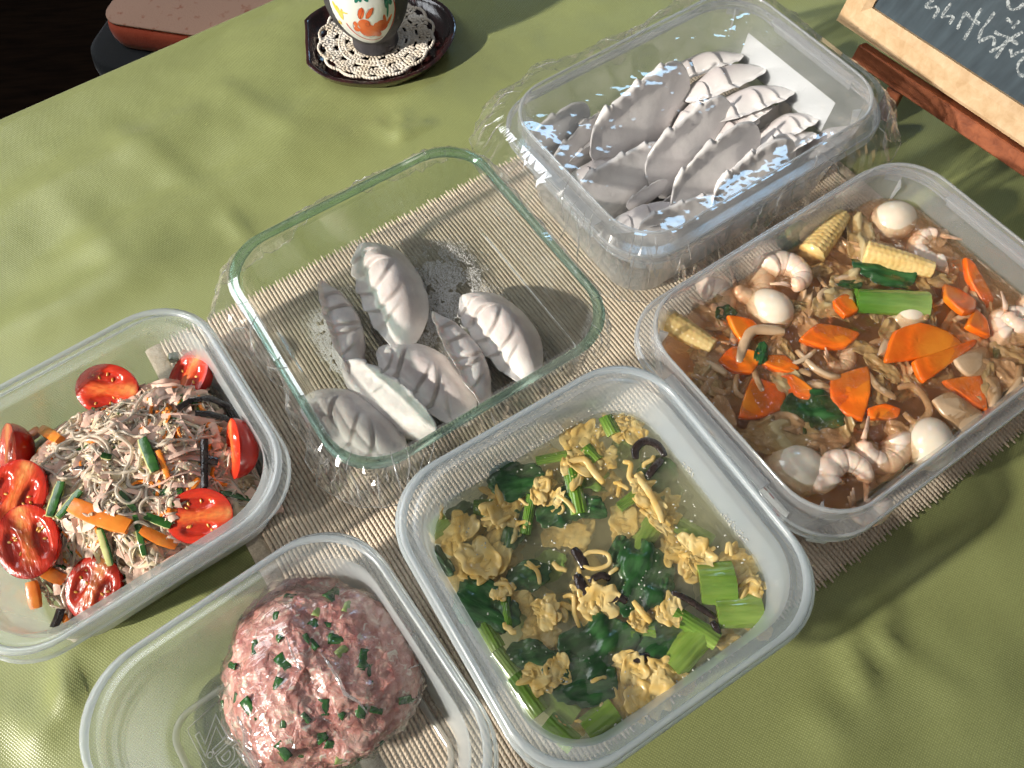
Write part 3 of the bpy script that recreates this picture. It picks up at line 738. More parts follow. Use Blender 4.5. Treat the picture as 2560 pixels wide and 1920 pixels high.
def clear_of_tomatoes(pts):
    for p in pts:
        d = p - SALAD.c; x, y = d.dot(SALAD.ex), d.dot(SALAD.ey)
        if any(math.hypot(x - a, y - b) < 1.9 for a, b in TOMS): return False
    return True
r = random.Random(21)
mb = MB()
for k in range(240): mb.tube(wiggle(r, r.uniform(4, 9), 46, 0.12, r.uniform(-0.12, 0.22)), r.uniform(0.05, 0.085), 5)
for k in range(110):
    w_ = wiggle(r, r.uniform(3.5, 7), 38, 0.14, r.uniform(0.2, 0.45))
    if clear_of_tomatoes(w_): mb.tube(w_, r.uniform(0.07, 0.10), 6)
tag(mb.build('glass_noodles', M_NOOD), 'tangle of translucent glass noodles heaped through the salad', 'noodles', kind='stuff')
def shreds(n, L, wd, th, lay, seed):
    r = random.Random(seed); mb = MB()
    for k in range(n):
        pts = wiggle(r, r.uniform(*L), 8, 0.16, r.uniform(*lay)); w_ = r.uniform(*wd)
        mb.tube(pts, w_, 4, th, up=Vector((r.uniform(-.6, .6), r.uniform(-.6, .6), 1)))
    return mb
tag(shreds(260, (1.6, 4.0), (0.15, 0.28), 0.22, (-0.1, 0.3), 5).build('ham_shreds', M_HAM, sharp=60), 'pink ham shreds mixed all through the noodle salad', 'ham', kind='stuff')
tag(shreds(190, (1.4, 3.4), (0.10, 0.20), 0.4, (-0.12, 0.2), 6).build('pale_shreds', M_EGG, sharp=60), 'pale cabbage and egg shreds mixed through the noodle salad', 'shreds', kind='stuff')
tag(shreds(150, (1.2, 3.0), (0.09, 0.18), 0.5, (-0.2, 0.1), 9).build('brown_shreds', M_BRN, sharp=60), 'brown sauce-soaked shreds between the salad noodles', 'shreds', kind='stuff')
tag(shreds(90, (0.7, 1.8), (0.07, 0.13), 0.6, (-0.1, 0.3), 12).build('carrot_shreds', M_CARROT, smooth=False), 'fine orange carrot shreds scattered through the noodle salad', 'carrot', kind='stuff')
tag(shreds(70, (0.6, 1.6), (0.06, 0.12), 0.6, (-0.1, 0.3), 13).build('cucumber_shreds', M_CUKES, smooth=False), 'fine green cucumber shreds scattered through the noodle salad', 'cucumber', kind='stuff')
mb = MB(); r = random.Random(8)
for k in range(620):
    x, y = r.gauss(0, 3.0), r.gauss(0, 3.0)
    if abs(x) > 6 or abs(y) > 6 or mound(x, y) < 1: continue
    mb.blob(SALAD.W(x, y, mound(x, y) + r.uniform(0.0, 0.35)), (0.12, 0.075, 0.05), 6, 4, Euler((r.uniform(-1, 1), r.uniform(-1, 1), r.uniform(0, 6))).to_matrix())
tag(mb.build('sesame_seeds', M_SES), 'sesame seeds sprinkled over the noodle salad', 'sesame seeds', kind='stuff')

def stick(name, mat, p0, p1, wd, th, bend=0.0, taper=0.8, parent=None, ragged=0.03, n=9, roll=0.0):
    """a cut stick or strip with square-ish section between two world points"""
    p0, p1 = Vector(p0), Vector(p1); ax = p1 - p0; L = ax.length; ax.normalize()
    side = ax.cross(Vector((0, 0, 1))).normalized(); up = side.cross(ax)
    if roll: M = Matrix.Rotation(roll, 3, ax); side = M @ side; up = M @ up
    c = (p0 + p1) / 2; v = []
    sd = hash((round(p0.x, 2), round(p0.y, 2))) % 997
    for i in range(n + 1):
        t = i / n * 2 - 1; k = 1 - (1 - taper) * abs(t) ** 3
        for a, b in ((-1, -.82), (-.8, -1), (.8, -1), (1, -.82), (1, .82), (.8, 1), (-.8, 1), (-1, .82)):
            w_ = wd / 2 * k + ragged * nz3(t * 3, a, sd); h_ = th / 2 * k + ragged * .5 * nz3(t * 3, b, sd + 3)
            v.append(ax * (L / 2 * t) + side * (a * w_ + bend * (1 - t * t)) + up * (b * h_ + 0.35 * bend * (1 - t * t)))
    f = grid_faces(n + 1, 8, False, True) + [tuple(range(8)), tuple(reversed(range(n * 8, n * 8 + 8)))]
    return obj(name, v, f, mat, parent, sharp=45, loc=tuple(c))
def salad_stick(name, mat, a, b, wd, th, dz, label, cat, group, bend=0.0, roll=0.0):
    o = stick(name, mat, on_mound(a, dz), on_mound(b, dz), wd, th, bend, roll=roll)
    return tag(o, label, cat, group)
CG = 'carrot strips in the salad'
for a, b, wd, th, dz, bd, lb in (
    (q2(500, 175), q2(895, 325), .95, .45, .45, .08, 'thick bright orange carrot strip in the front middle of the noodle salad'),
    (q1(285, 1030), q1(420, 1110), .60, .45, .40, 0, 'short carrot piece on the upper left of the noodle salad'),
    (q2(975, 335), q2(1225, 450), .60, .35, .30, .1, 'carrot strip just left of the front right tomato half'),
    (q2(240, 570), q2(450, 695), .70, .40, .40, .1, 'carrot strip between the two front left tomato halves'),
    (q2(215, 700), q2(250, 885), .60, .40, .40, 0, 'upright carrot strip nearest the front left corner of the salad'),
    (q1(1095, 1180), q1(1165, 1365), .30, .25, .40, 0, 'thin carrot sliver in the centre of the noodle salad'),
    (q1(165, 1110), q1(270, 1030), .55, .4, .15, 0, 'dull carrot strip beside the leftmost tomato half'),
    (q1(1310, 1460), q1(1380, 1375), .45, .3, .15, 0, 'carrot end half hidden behind the front right tomato half'),
    (q1(1260, 495), q1(1325, 530), .35, .3, .75, 0, 'tiny carrot bit above the back right tomato half'),
    (q1(1430, 1000), q1(1530, 1045), .4, .3, .2, 0, 'carrot bit beside the right-hand tomato half'),
    (q2(430, 930), q2(470, 990), .35, .3, .2, 0, 'small carrot end at the front wall of the salad tub'),
    (q2(1010, 260), q2(1120, 200), .6, .3, -.05, 0, 'dark carrot strip sunk into the middle of the salad')):
    salad_stick('carrot_strip', M_CARROT, a, b, wd, th, dz, lb, 'carrot', CG, bd)
for a, b, wd, th, dz, lb in (
    (q2(690, 335), q2(765, 585), .34, .34, .40, 'long cucumber stick above the front left tomato half'),
    (q1(425, 1400), q1(345, 1640), .45, .40, .40, 'pale cucumber stick left of the thick carrot strip'),
    (q2(560, 80), q2(400, 265), .40, .35, .40, 'seed-crusted cucumber stick beside the thick carrot strip'),
    (q2(930, 245), q2(1000, 525), .28, .30, .32, 'narrow dark cucumber stick behind the front right tomato half'),
    (q2(825, 85), q2(935, 215), .28, .25, .35, 'dark green cucumber sliver in the middle of the salad'),
    (q2(1000, 250), q2(1180, 320), .40, .3, .30, 'pale cucumber strip leading to the front right tomato half'),
    (q1(985, 1105), q1(1075, 1330), .50, .45, .50, 'pale cucumber chunk standing in the middle of the salad'),
    (q1(1165, 540), q1(1230, 530), .5, .5, .60, 'green cucumber end behind the back right tomato half'),
    (q1(1060, 1475), q1(1260, 1465), .35, .3, .2, 'cucumber strip lying crosswise above the front right tomato half'),
    (q1(1520, 1470), q1(1800, 1540), .3, .3, .15, 'cucumber strip near the right wall of the salad tub'),
    (q1(700, 1215), q1(770, 1230), .3, .3, .35, 'little green cucumber bit left of centre in the salad')):
    o = salad_stick('cucumber_stick', M_CUKE, a, b, wd, th, dz, lb, 'cucumber', 'cucumber sticks in the salad')
    k = salad_stick('skin', M_CUKES, a, b, wd * 1.03, th * 0.32, dz, None, None, None)
    k.parent = o; k.location = Vector((0.0, 0.0, 0.0)); k.location.z = th * 0.36 * S; k.location.x = wd * 0.18 * S
for pts, wd, lb in (
    ((q1(1410, 1100), q1(1412, 1200), q1(1410, 1320), q1(1412, 1440)), .22, 'straight black wood ear strip standing right of centre in the salad'),
    ((q1(1225, 890), q1(1320, 830), q1(1450, 815), q1(1580, 870), q1(1650, 970)), .20, 'curved black wood ear strip below the back right tomato half'),
    ((q1(1350, 920), q1(1450, 925), q1(1540, 950), q1(1610, 985)), .18, 'second black wood ear strip under the curved one'),
    ((q2(420, 890), q2(400, 950), q2(370, 1020)), .26, 'dark wood ear piece at the front left wall of the salad tub'),
    ((q1(1440, 1240), q1(1510, 1255)), .25, 'small black wood ear piece left of the right-hand tomato half'),
    ((q1(500, 1300), q1(590, 1300)), .12, 'thin black wood ear shred on the left of the salad')):
    mb = MB(); w3 = [on_mound(q, .42) for q in pts]
    mb.tube(w3, wd, 6, 0.4)
    tag(mb.build('wood_ear_strip', M_EAR, sharp=40), lb, 'wood ear', 'wood ear strips in the salad')

# tomato halves
def mat_tomface():
    m, nt, out = newmat('tomato_cut_face')
    at = N(nt, 'ShaderNodeVertexColor', layer_name='tint')
    nz = N(nt, 'ShaderNodeTexNoise', {'Vector': texco(nt, 'Object', (1.2, 4, 1)), 'Scale': 160.0, 'Detail': 4})
    mr = N(nt, 'ShaderNodeMapRange', {0: nz.outputs[0], 1: .3, 2: .7, 3: .85, 4: 1.12})
    mm = N(nt, 'ShaderNodeMix', {0: 1.0, 6: at.outputs[0], 7: mr.outputs[0]}, data_type='RGBA', blend_type='MULTIPLY')
    bp = N(nt, 'ShaderNodeBump', {'Height': nz.outputs[0], 'Strength': .25, 'Distance': .002})
    b = N(nt, 'ShaderNodeBsdfPrincipled', {'Base Color': mm.outputs[2], 'Roughness': .22, 'Coat Weight': .25, 'Coat Roughness': .08, 'Normal': bp.outputs[0], 'Subsurface Weight': .2, 'Subsurface Scale': .003})
    nt.links.new(b.outputs[0], out.inputs[0]); return m
M_TF = mat_tomface()
M_TS = pbr('tomato_skin', (0.56, 0.010, 0.006), (0.66, 0.022, 0.008), 0.14, 60, spec=0.5, coat=0.3, sss=0.1)
M_SEED = pbr('tomato_seed', (0.70, 0.34, 0.05), (0.76, 0.44, 0.10), 0.3, 300, coat=0.4)
def tomato(center, normal, axis, size, label, seed, axis_col=1.0):
    r = random.Random(seed); nrm = Vector(normal).normalized(); ax = Vector(axis); ax = (ax - nrm * ax.dot(nrm)).normalized(); ay = nrm.cross(ax)
    root = empty('tomato_half'); root.matrix_world = Matrix.Translation(Vector(center) * S) @ Matrix((ax, ay, nrm)).transposed().to_4x4()
    tag(root, label, 'tomato', 'halved tomatoes around the salad')
    a, b, d = size, size * 0.84, size * 0.80
    nu = 44; v = []
    rows = 14
    for i in range(rows + 1):
        th = (math.pi / 2) * i / rows
        for j in range(nu):
            ph = 2 * math.pi * j / nu
            rr = math.cos(th) ** 0.9 if th < 1.56 else 0.0
            v.append((a * rr * math.cos(ph), b * rr * math.sin(ph), -d * math.sin(th)))
    obj('skin', v, grid_faces(rows + 1, nu, False, True), M_TS, root)
    v = []; rows = 16
    def lob(x, y):                       # two seed chambers either side of the core
        return max(0, 1 - ((x + 0.05) / 0.56) ** 2 - ((abs(y) - 0.46) / 0.27) ** 2)
    for i in range(rows + 1):
        k = i / rows
        for j in range(nu):
            ph = 2 * math.pi * j / nu
            x, y = k * math.cos(ph), k * math.sin(ph)
            z = 0.03 * (1 - k ** 8) - 0.10 * min(1, 2.0 * lob(x, y)) + 0.015 * nz3(x * 6, y * 6, seed)
            v.append((a * x * 0.995, b * y * 0.995, z * size))
    o = obj('cut_face', v, grid_faces(rows + 1, nu, False, True), M_TF, root)
    def colr(c):
        x, y = c.x / a, c.y / b; k = math.hypot(x, y)
        red = Vector((0.60, 0.035, 0.014)); org = Vector((0.78, 0.22, 0.05)); gel = Vector((0.40, 0.018, 0.008)); yel = Vector((0.82, 0.47, 0.16))
        core = math.exp(-(y / 0.20) ** 2) * sm(-0.85, -0.3, x) * (0.6 + 0.5 * fbm(x * 5, y * 9, seed, 2))
        ray = 0.5 + 0.5 * math.sin(math.atan2(y, x + 0.2) * 11 + seed)
        cc = red.lerp(org, min(1, max(0, core + 0.25 * ray * (1 - k)))); cc = cc.lerp(yel, max(0, min(1, core * sm(0.2, 0.9, x) * axis_col)))
        cc = cc.lerp(gel, min(1, 1.7 * lob(x, y)) * 0.75)
        return cc.lerp(Vector((0.55, 0.02, 0.01)), sm(0.90, 0.985, k))
    vcol(o.data, colr)
    sm_ = MB(); sm_.blob((0, 0, 0), (0.135, 0.07, 0.05), 8, 5); sme = meshdata('seed', sm_.v, sm_.f, M_SEED)
    for k in range(8):
        sx = r.uniform(-0.5, 0.42); sy = (r.uniform(0.30, 0.62)) * (1 if k % 2 else -1)
        link('seed', sme, root, loc=(a * sx, b * sy, -0.055 * size), rot=(0, 0, math.atan2(sy, sx) + r.uniform(-.4, .4)))
    return root
def tom(px, dz, nrm, axis, size, label, seed, ac=1.0):
    return tomato(on_mound(px, dz), nrm, axis, size, label, seed, ac)
tom(q1(735, 755), 1.25, (0.05, -0.50, 0.86), (1, -0.1, 0), 1.78, 'tomato half at the back of the salad with its cut face up', 1)
tom(q1(1290, 655), 1.15, (-0.35, -0.10, 0.85), (0.55, 0.80, 0.1), 1.72, 'tilted tomato half in the back right corner of the salad', 2)
tom(q1(1610, 1165), 0.95, (-0.80, -0.22, 0.50), (0.20, 1, 0), 1.70, 'tomato half at the right wall with cut face turned left', 3)
tom(q2(1375, 250), 0.85, (0.10, -0.38, 0.9), (1, 0.05, 0), 1.75, 'tomato half resting by the front right rim of the salad tub', 4, 0.6)
tom(q2(640, 745), 0.85, (-0.10, -0.40, 0.9), (0.45, 0.9, 0), 1.80, 'tomato half leaning on the front wall of the salad tub', 5)
tom(q2(185, 425), 1.1, (0.0, -0.30, 0.92), (-0.25, 1, 0), 1.95, 'largest tomato half at the front left showing yellow seeds', 6)
tom(q1(110, 1480), 1.1, (0.05, -0.35, 0.9), (0.35, 0.95, 0), 1.85, 'tomato half at the left edge above the largest one', 7)
tom(q1(50, 1195), 1.15, (-0.62, -0.30, 0.65), (0.5, 0.9, 0), 1.75, 'tomato half cut off by the left edge, furthest back on the left', 8)
# ------------------------------------------------------------------ stir fry with prawns in thick brown sauce
def q4(x, y): return (1600 + .5846 * x, 380 + .5846 * y)
def q6(x, y): return (1760 + .36166 * x, 200 + .36166 * y)
def q7(x, y): return (1760 + .36166 * x, 800 + .36166 * y)
def mat_liquid(name, tint, vcolr, dens, aniso=0.0, absorb=(0, 0, 0), rough=0.03, bump=0.0, bscale=60):
    m, nt, out = newmat(name)
    nrm = None
    if bump:
        nz = N(nt, 'ShaderNodeTexNoise', {'Vector': texco(nt, 'Object'), 'Scale': bscale, 'Detail': 3})
        bp = N(nt, 'ShaderNodeBump', {'Height': nz.outputs[0], 'Strength': bump, 'Distance': 0.007}); nrm = bp.outputs[0]
    fr, _ = schlick(nt, 0.07, nrm)
    t = N(nt, 'ShaderNodeBsdfTransparent', {0: c4(tint)}); g = N(nt, 'ShaderNodeBsdfGlossy', {'Color': (1, 1, 1, 1), 'Roughness': rough})
    if nrm is not None: nt.links.new(nrm, g.inputs['Normal'])
    mx = N(nt, 'ShaderNodeMixShader', {0: fr, 1: t.outputs[0], 2: g.outputs[0]})
    nt.links.new(mx.outputs[0], out.inputs[0])
    pv = N(nt, 'ShaderNodeVolumePrincipled', {'Color': c4(vcolr), 'Density': dens, 'Anisotropy': aniso, 'Absorption Color': c4(absorb)})
    nt.links.new(pv.outputs[0], out.inputs['Volume'])
    return m
def liquid(box, name, H, taper, level, r0, mat, wave, seed, label, cat):
    """liquid filling a box up to level, its top gently uneven"""
    def half(z): return 1.10 + (taper - 0.90) * (1 - z / (H - 1.3)) + 0.06
    rings = []
    for z in (0.28, 0.7, level * 0.5, level - 0.02):
        i = half(z) if z > 0.5 else taper + 0.45
        rings.append(rring(box.w - 2 * i, box.h - 2 * i, r0 - 0.8, z, 8))
    i = half(level)
    for t in [1 - k / 34 for k in range(1, 34)] + [0.004]:
        rg = rring((box.w - 2 * i) * t, (box.h - 2 * i) * t, (r0 - 0.8) * t, 0, 8)
        rings.append([(p[0], p[1], level + wave * (nz3(p[0] * 0.9, p[1] * 0.9, seed) + 0.5 * nz3(p[0] * 2.3, p[1] * 2.3, seed + 2)) + 0.10 * sm(0.94, 1.0, t)) for p in rg])
    v, f = loft(rings)
    o = obj(name, v, f, mat, loc=tuple(box.c), rot=(0, 0, box.a))
    return tag(o, label, cat, kind='stuff')
LV = 5.05
M_SAUCE = mat_liquid('brown_sauce', (0.96, 0.89, 0.79), (0.90, 0.58, 0.31), 52, 0.3, bump=1.0, bscale=120)
liquid(HAPPO, 'brown_sauce', 7.6, 1.6, LV + 0.30, 3.2, M_SAUCE, 0.17, 4.4, 'glossy thick brown sauce filling the stir fry box', 'sauce')

ITEMS = {}
def note(kind, o, px): ITEMS.setdefault(kind, []).append((px, o))
def name_by_place(kind, phrase, where, cat, group, cx, cy, dx, dy):
    """labels that single a piece out by its part of the box and its order there"""
    reg = {}
    for px, o in ITEMS[kind]:
        u = (px[0] - cx) / dx; w_ = (px[1] - cy) / dy
        k = ('back ' if w_ < -0.33 else 'front ' if w_ > 0.33 else 'middle ') + ('left' if u < -0.33 else 'right' if u > 0.33 else 'centre')
        reg.setdefault(k, []).append((px, o))
    ordn = ['leftmost'] + [w_ + ' leftmost' for w_ in 'second third fourth fifth sixth seventh eighth ninth tenth eleventh twelfth thirteenth fourteenth fifteenth sixteenth seventeenth eighteenth nineteenth twentieth twenty-first twenty-second twenty-third twenty-fourth twenty-fifth'.split()]
    for k, l in reg.items():
        l.sort(key=lambda t: t[0][0])
        for i, (px, o) in enumerate(l):
            tail = '' if len(l) == 1 else (ordn[i] + ' ')
            tag(o, f'{tail}{phrase} in the {k} of {where}', cat, group)

M_PRAWN = pbr('cooked_prawn', (0.80, 0.62, 0.50), (0.86, 0.74, 0.64), 0.25, 110, 0.12, 300, attr=True, coat=0.5, sss=0.3)
def prawn_mesh(seed, turns=0.66, fat=0.66):
    r = random.Random(seed); n, m = 72, 16; v = []
    for i in range(n):
        t = i / (n - 1); a = -2 * math.pi * turns * t
        rad = 0.98 - 0.22 * t + 0.05 * nz3(t * 4, seed)
        c = Vector((rad * math.cos(a), rad * math.sin(a), 0.30 * t))
        seg = t * 6.0; groove = 1 - 0.07 * math.exp(-((seg - round(seg)) / 0.11) ** 2)
        rr = fat * (1 - 0.55 * t ** 1.4) * groove * (0.5 + 0.5 * sm(0, 0.06, t)) * (1 - 0.8 * sm(0.93, 1, t)) + 0.02
        rdir = Vector((math.cos(a), math.sin(a), 0))
        for j in range(m):
            b = 2 * math.pi * j / m
            k = rr * (1 + 0.07 * nz3(seg * 1.1, math.cos(b) * 1.3, seed + math.sin(b)))
            v.append(c + rdir * math.cos(b) * k + Vector((0, 0, 1)) * math.sin(b) * k * 0.95)
    f = grid_faces(n, m, False, True) + [tuple(range(m)), tuple(reversed(range((n - 1) * m, n * m)))]
    e = MB(); e.add(v, f)                                        # tail fan
    a = -2 * math.pi * turns; tip = Vector((0.76 * math.cos(a), 0.76 * math.sin(a), 0.30)); d = Vector((math.sin(a), -math.cos(a), 0.05)).normalized()
    for s in (-.35, .1, .45):
        e.tube([tip, tip + d * 0.35 + Vector((s * .25, s * .2, .1)), tip + d * 0.75 + Vector((s * .5, s * .45, .12))], lambda t: .16 * (1 - .6 * t), 6, .35)
    me = meshdata('prawn', e.v, e.f, M_PRAWN)
    def c(p):
        a = math.atan2(-p.y, p.x) % (2 * math.pi); t = a / (2 * math.pi * turns)
        seg = t * 6.0; g = math.exp(-((seg - round(seg)) / 0.16) ** 2)
        out = sm(0.75, 1.4, math.hypot(p.x, p.y)) * 0.45 + 0.22 * g + 0.9 * sm(0.78, 0.98, t)
        k = min(1.0, max(0, out * (0.6 + 0.7 * nz3(p.x * 2, p.y * 2, seed))))
        return Vector((1, 1, 1)).lerp(Vector((1.0, 0.66, 0.47)), k)
    vcol(me, c)
    return me
PRAWNS = [prawn_mesh(2), prawn_mesh(5, .62, .70), prawn_mesh(9, .5, .6)]
def put(name, me, box, px, z, rz=0.0, rx=0.0, ry=0.0, sc_=1.0):
    x, y = box.L(px[0], px[1], z)
    return link(name, me, loc=tuple(box.W(x, y, z)), rot=Euler((rx, ry, rz)), scale=sc_)
for px, dz, rz, s, me, rx in ((q6(550, 1370), .25, 2.6, 1.05, 0, .2), (q7(1190, 860), -.05, 0.5, 1.0, 1, .3), (q7(985, 1110), .0, 3.6, .98, 1, -.2), (q6(2150, 1620), .1, 1.0, .95, 0, .2),
                              (q6(1590, 1180), -.18, 5.0, 1.0, 1, .1), (q6(290, 1420), -.30, 1.0, .95, 1, .2), (q4(300, 640), -.40, 2.0, .95, 0, .2), (q7(900, 250), -.15, 0.6, .75, 2, .5),
                              (q7(135, 120), .0, 2.0, .62, 2, .3), (q7(1100, 1260), -.1, 0.2, .8, 2, .4), (q7(2160, 60), -.05, 4.0, .9, 1, .2)):
    note('prawn', put('prawn', PRAWNS[me], HAPPO, px, LV + dz - .15, rz, rx, 0, s * 1.16), px)
M_QEGG = pbr('quail_egg_white', (0.74, 0.64, 0.51), (0.82, 0.74, 0.62), 0.2, 40, spec=0.5, coat=0.5, sss=0.3)
mb = MB(); mb.blob((0, 0, 0), (1.28, 1.06, 1.03), 24, 16)
for i, (x, y, z) in enumerate(mb.v): mb.v[i] = (x, y * (1 - .10 * x / 1.28), z * (1 - .10 * x / 1.28))
qe = meshdata('quail_egg', mb.v, mb.f, M_QEGG)
for px, dz, rz, s in ((q6(1310, 975), -.15, .4, 1.05), (q6(450, 1590), -.12, 2.2, 1.02), (q7(1550, 850), -.12, 1.2, 1.05), (q7(620, 1040), -.35, 2.9, 1.15), (q6(1400, 1640), -.45, .3, 1.0), (q7(560, 930), -.7, 1.3, .9)):
    note('egg', put('quail_egg', qe, HAPPO, px, LV + dz - .22, rz, 0, .1, s * 1.12), px)
M_CORN = pbr('baby_corn', (0.66, 0.44, 0.15), (0.80, 0.60, 0.27), 0.3, 120, 0.1, 300, coat=0.4, sss=0.15)
def corn_mesh(L, rad, half=False):
    v = []; n, m = 70, 48
    for i in range(n):
        t = i / (n - 1); x = -L / 2 + L * t
        rr = rad * (1 - 0.35 * t ** 2) * (1 if half else (1 - 0.9 * sm(0.96, 1, t)))
        for j in range(m):
            b = 2 * math.pi * j / m
            k = rr * (1 + 0.07 * abs(math.sin(b * 6)) * abs(math.sin(x * 9.5 + (0.8 if int(b * 6 / math.pi) % 2 else 0))) ** .6)
            y, z = k * math.cos(b), k * math.sin(b)
            if half: z = min(z, 0.05)
            v.append((x, y, z))
    return meshdata('baby_corn', v, grid_faces(n, m, False, True) + [tuple(range(m)), tuple(reversed(range((n - 1) * m, n * m)))], M_CORN)
def corn(a, b, dz, rad, lb, half=False, dz2=None, roll=0.0):
    p = HAPPO.L(a[0], a[1], LV + dz); q = HAPPO.L(b[0], b[1], LV + dz)
    p = HAPPO.W(p[0], p[1], LV + dz); q = HAPPO.W(q[0], q[1], LV + (dz if dz2 is None else dz2)); x = q - p
    o = link('baby_corn', corn_mesh(x.length, rad, half)); xx = x.normalized(); yy = Vector((0, 0, 1)).cross(xx).normalized()
    o.matrix_world = Matrix.Translation((p + q) / 2 * S) @ (Matrix((xx, yy, xx.cross(yy))).transposed() @ Matrix.Rotation(roll, 3, 'X')).to_4x4()
    return tag(o, lb, 'baby corn', 'baby corn in the stir fry')
corn(q6(740, 1210), q6(960, 930), .05, .78, 'thick tan baby corn near the back wall of the stir fry')
corn(q6(1110, 1190), q6(1600, 1320), .42, .68, 'cut baby corn lying on dark leaves at the back of the stir fry', roll=0.3)
corn(q4(105, 715), q4(320, 840), .15, .66, 'baby corn end at the left wall of the stir fry box')

M_CARD = pbr('stewed_carrot', (0.74, 0.13, 0.007), (0.86, 0.21, 0.015), 0.25, 45, 0.15, 200, coat=0.5, sss=0.2, attr=True)
def slab(name, mat, pxs, box, z, th, tilt=0.0, az=0.0, dome=0.0, puff=0.02):
    """a flat cut piece with rounded edges from its outline on the sauce surface"""
    pts = [Vector(box.L(p[0], p[1], z) + (0,)) for p in pxs]; c = sum(pts, Vector()) / len(pts); pts = [p - c for p in pts]
    if sum(pts[i].x * pts[(i + 1) % len(pts)].y - pts[(i + 1) % len(pts)].x * pts[i].y for i in range(len(pts))) < 0: pts.reverse()
    dense = []
    m = len(pts)
    for i in range(m):                                           # rounded outline (Catmull-Rom)
        p0, p1, p2, p3 = pts[i - 1], pts[i], pts[(i + 1) % m], pts[(i + 2) % m]
        for k in range(5):
            t = k / 5
            cr_ = 0.5 * ((2 * p1) + (p2 - p0) * t + (2 * p0 - 5 * p1 + 4 * p2 - p3) * t * t + (3 * p1 - p0 - 3 * p2 + p3) * t ** 3)
            dense.append(cr_.lerp(p1.lerp(p2, t), 0.55))
    rings = []
    for s, zz in ((.90, -th / 2), (.98, -th * .36), (1.0, -th * .1), (1.0, th * .2), (.97, th * .42), (.90, th / 2), (.75, th / 2 + dome * .3), (.6, th / 2 + dome * .6), (.45, th / 2 + dome * .75), (.3, th / 2 + dome * .9), (.15, th / 2 + dome), (.03, th / 2 + dome)):
        rings.append([(p.x * s, p.y * s, zz + puff * nz3(p.x * 1.3, p.y * 1.3, c.x)) for p in dense])
    v, f = loft(rings)
    o = obj(name, v, f, mat, sharp=50)
    if mat is M_CARD:                                            # growth ring and paler heart of the carrot
        e = max(range(m), key=lambda i: (pts[(i + 1) % m] - pts[i]).length); hp = (pts[e] + pts[(e + 1) % m]) / 2; far_ = max((p - hp).length for p in pts)
        def ringc(c):
            d = (Vector((c.x, c.y, 0)) - hp).length / far_ + .05 * nz3(c.x * 2, c.y * 2, c.z)
            return Vector((1.0, 1.35, 1.6)).lerp(Vector((1.0, .88, .7)), sm(.3, .6, d)) * (1 + .35 * math.exp(-((d - .58) / .06) ** 2)) * (1 - .22 * sm(.8, 1.0, d))
        vcol(o.data, ringc)
    o.matrix_world = Matrix.Translation(box.W(c.x, c.y, z) * S) @ Matrix.Rotation(box.a, 4, 'Z') @ Matrix.Rotation(az, 4, 'Z') @ Matrix.Rotation(tilt, 4, 'X') @ Matrix.Rotation(-az, 4, 'Z')
    return o
for pts, dz, tl, az in (
    ([q7(1230, 280), q7(1290, 100), q7(1480, 25), q7(1700, 70), q7(1815, 155), q7(1500, 265), q7(1250, 310)], .38, .18, 0.5),
    ([q7(1420, 310), q7(1520, 270), q7(1880, 120), q7(1890, 160), q7(1500, 450)], .20, .15, 1.0),
    ([q7(650, 150), q7(780, 30), q7(1000, 60), q7(1080, 100), q7(970, 200), q7(800, 205)], .12, .12, 2),
    ([q7(880, 400), q7(1130, 320), q7(1150, 500), q7(1085, 710), q7(960, 660), q7(870, 540)], .08, .10, 3),
    ([q7(230, 685), q7(330, 400), q7(560, 480), q7(550, 610), q7(400, 680)], .02, .1, 1),
    ([q7(100, 280), q7(200, 185), q7(400, 250), q7(330, 375), q7(200, 365)], .15, .1, 4),
    ([q7(390, 260), q7(560, 245), q7(665, 350), q7(560, 380), q7(400, 320)], .12, .2, 2),
    ([q7(510, 400), q7(610, 385), q7(755, 490), q7(720, 560), q7(580, 515)], .06, .15, 5),
    ([q7(1120, 620), q7(1240, 585), q7(1355, 620), q7(1330, 680), q7(1140, 690)], .12, .1, 0),
    ([q7(1640, 430), q7(1900, 390), q7(1960, 625), q7(1870, 590), q7(1740, 500)], -.02, .1, 0),
    ([q7(150, -10), q7(330, 0), q7(400, 90), q7(250, 165)], .16, .2, 1),
    ([q6(1670, 1395), q6(1780, 1420), q6(1885, 1520), q6(1850, 1625), q6(1750, 1665), q6(1650, 1530)], .30, .4, 2),
    ([q7(1790, 60), q7(1870, -70), q7(1960, 0), q7(1975, 115), q7(1860, 90)], .25, .3, 1),
    ([q6(880, 1545), q6(990, 1470), q6(1065, 1600), q6(960, 1655)], .20, .2, 2),
    ([q6(1770, 1255), q6(1840, 1280), q6(2020, 1500), q6(1960, 1565), q6(1800, 1380)], .05, .3, .5)):
    cx = sum(p[0] for p in pts) / len(pts); cyy = sum(p[1] for p in pts) / len(pts)
    note('carrot', slab('carrot_slice', M_CARD, pts, HAPPO, LV + dz, .42, tl, az), (cx, cyy))

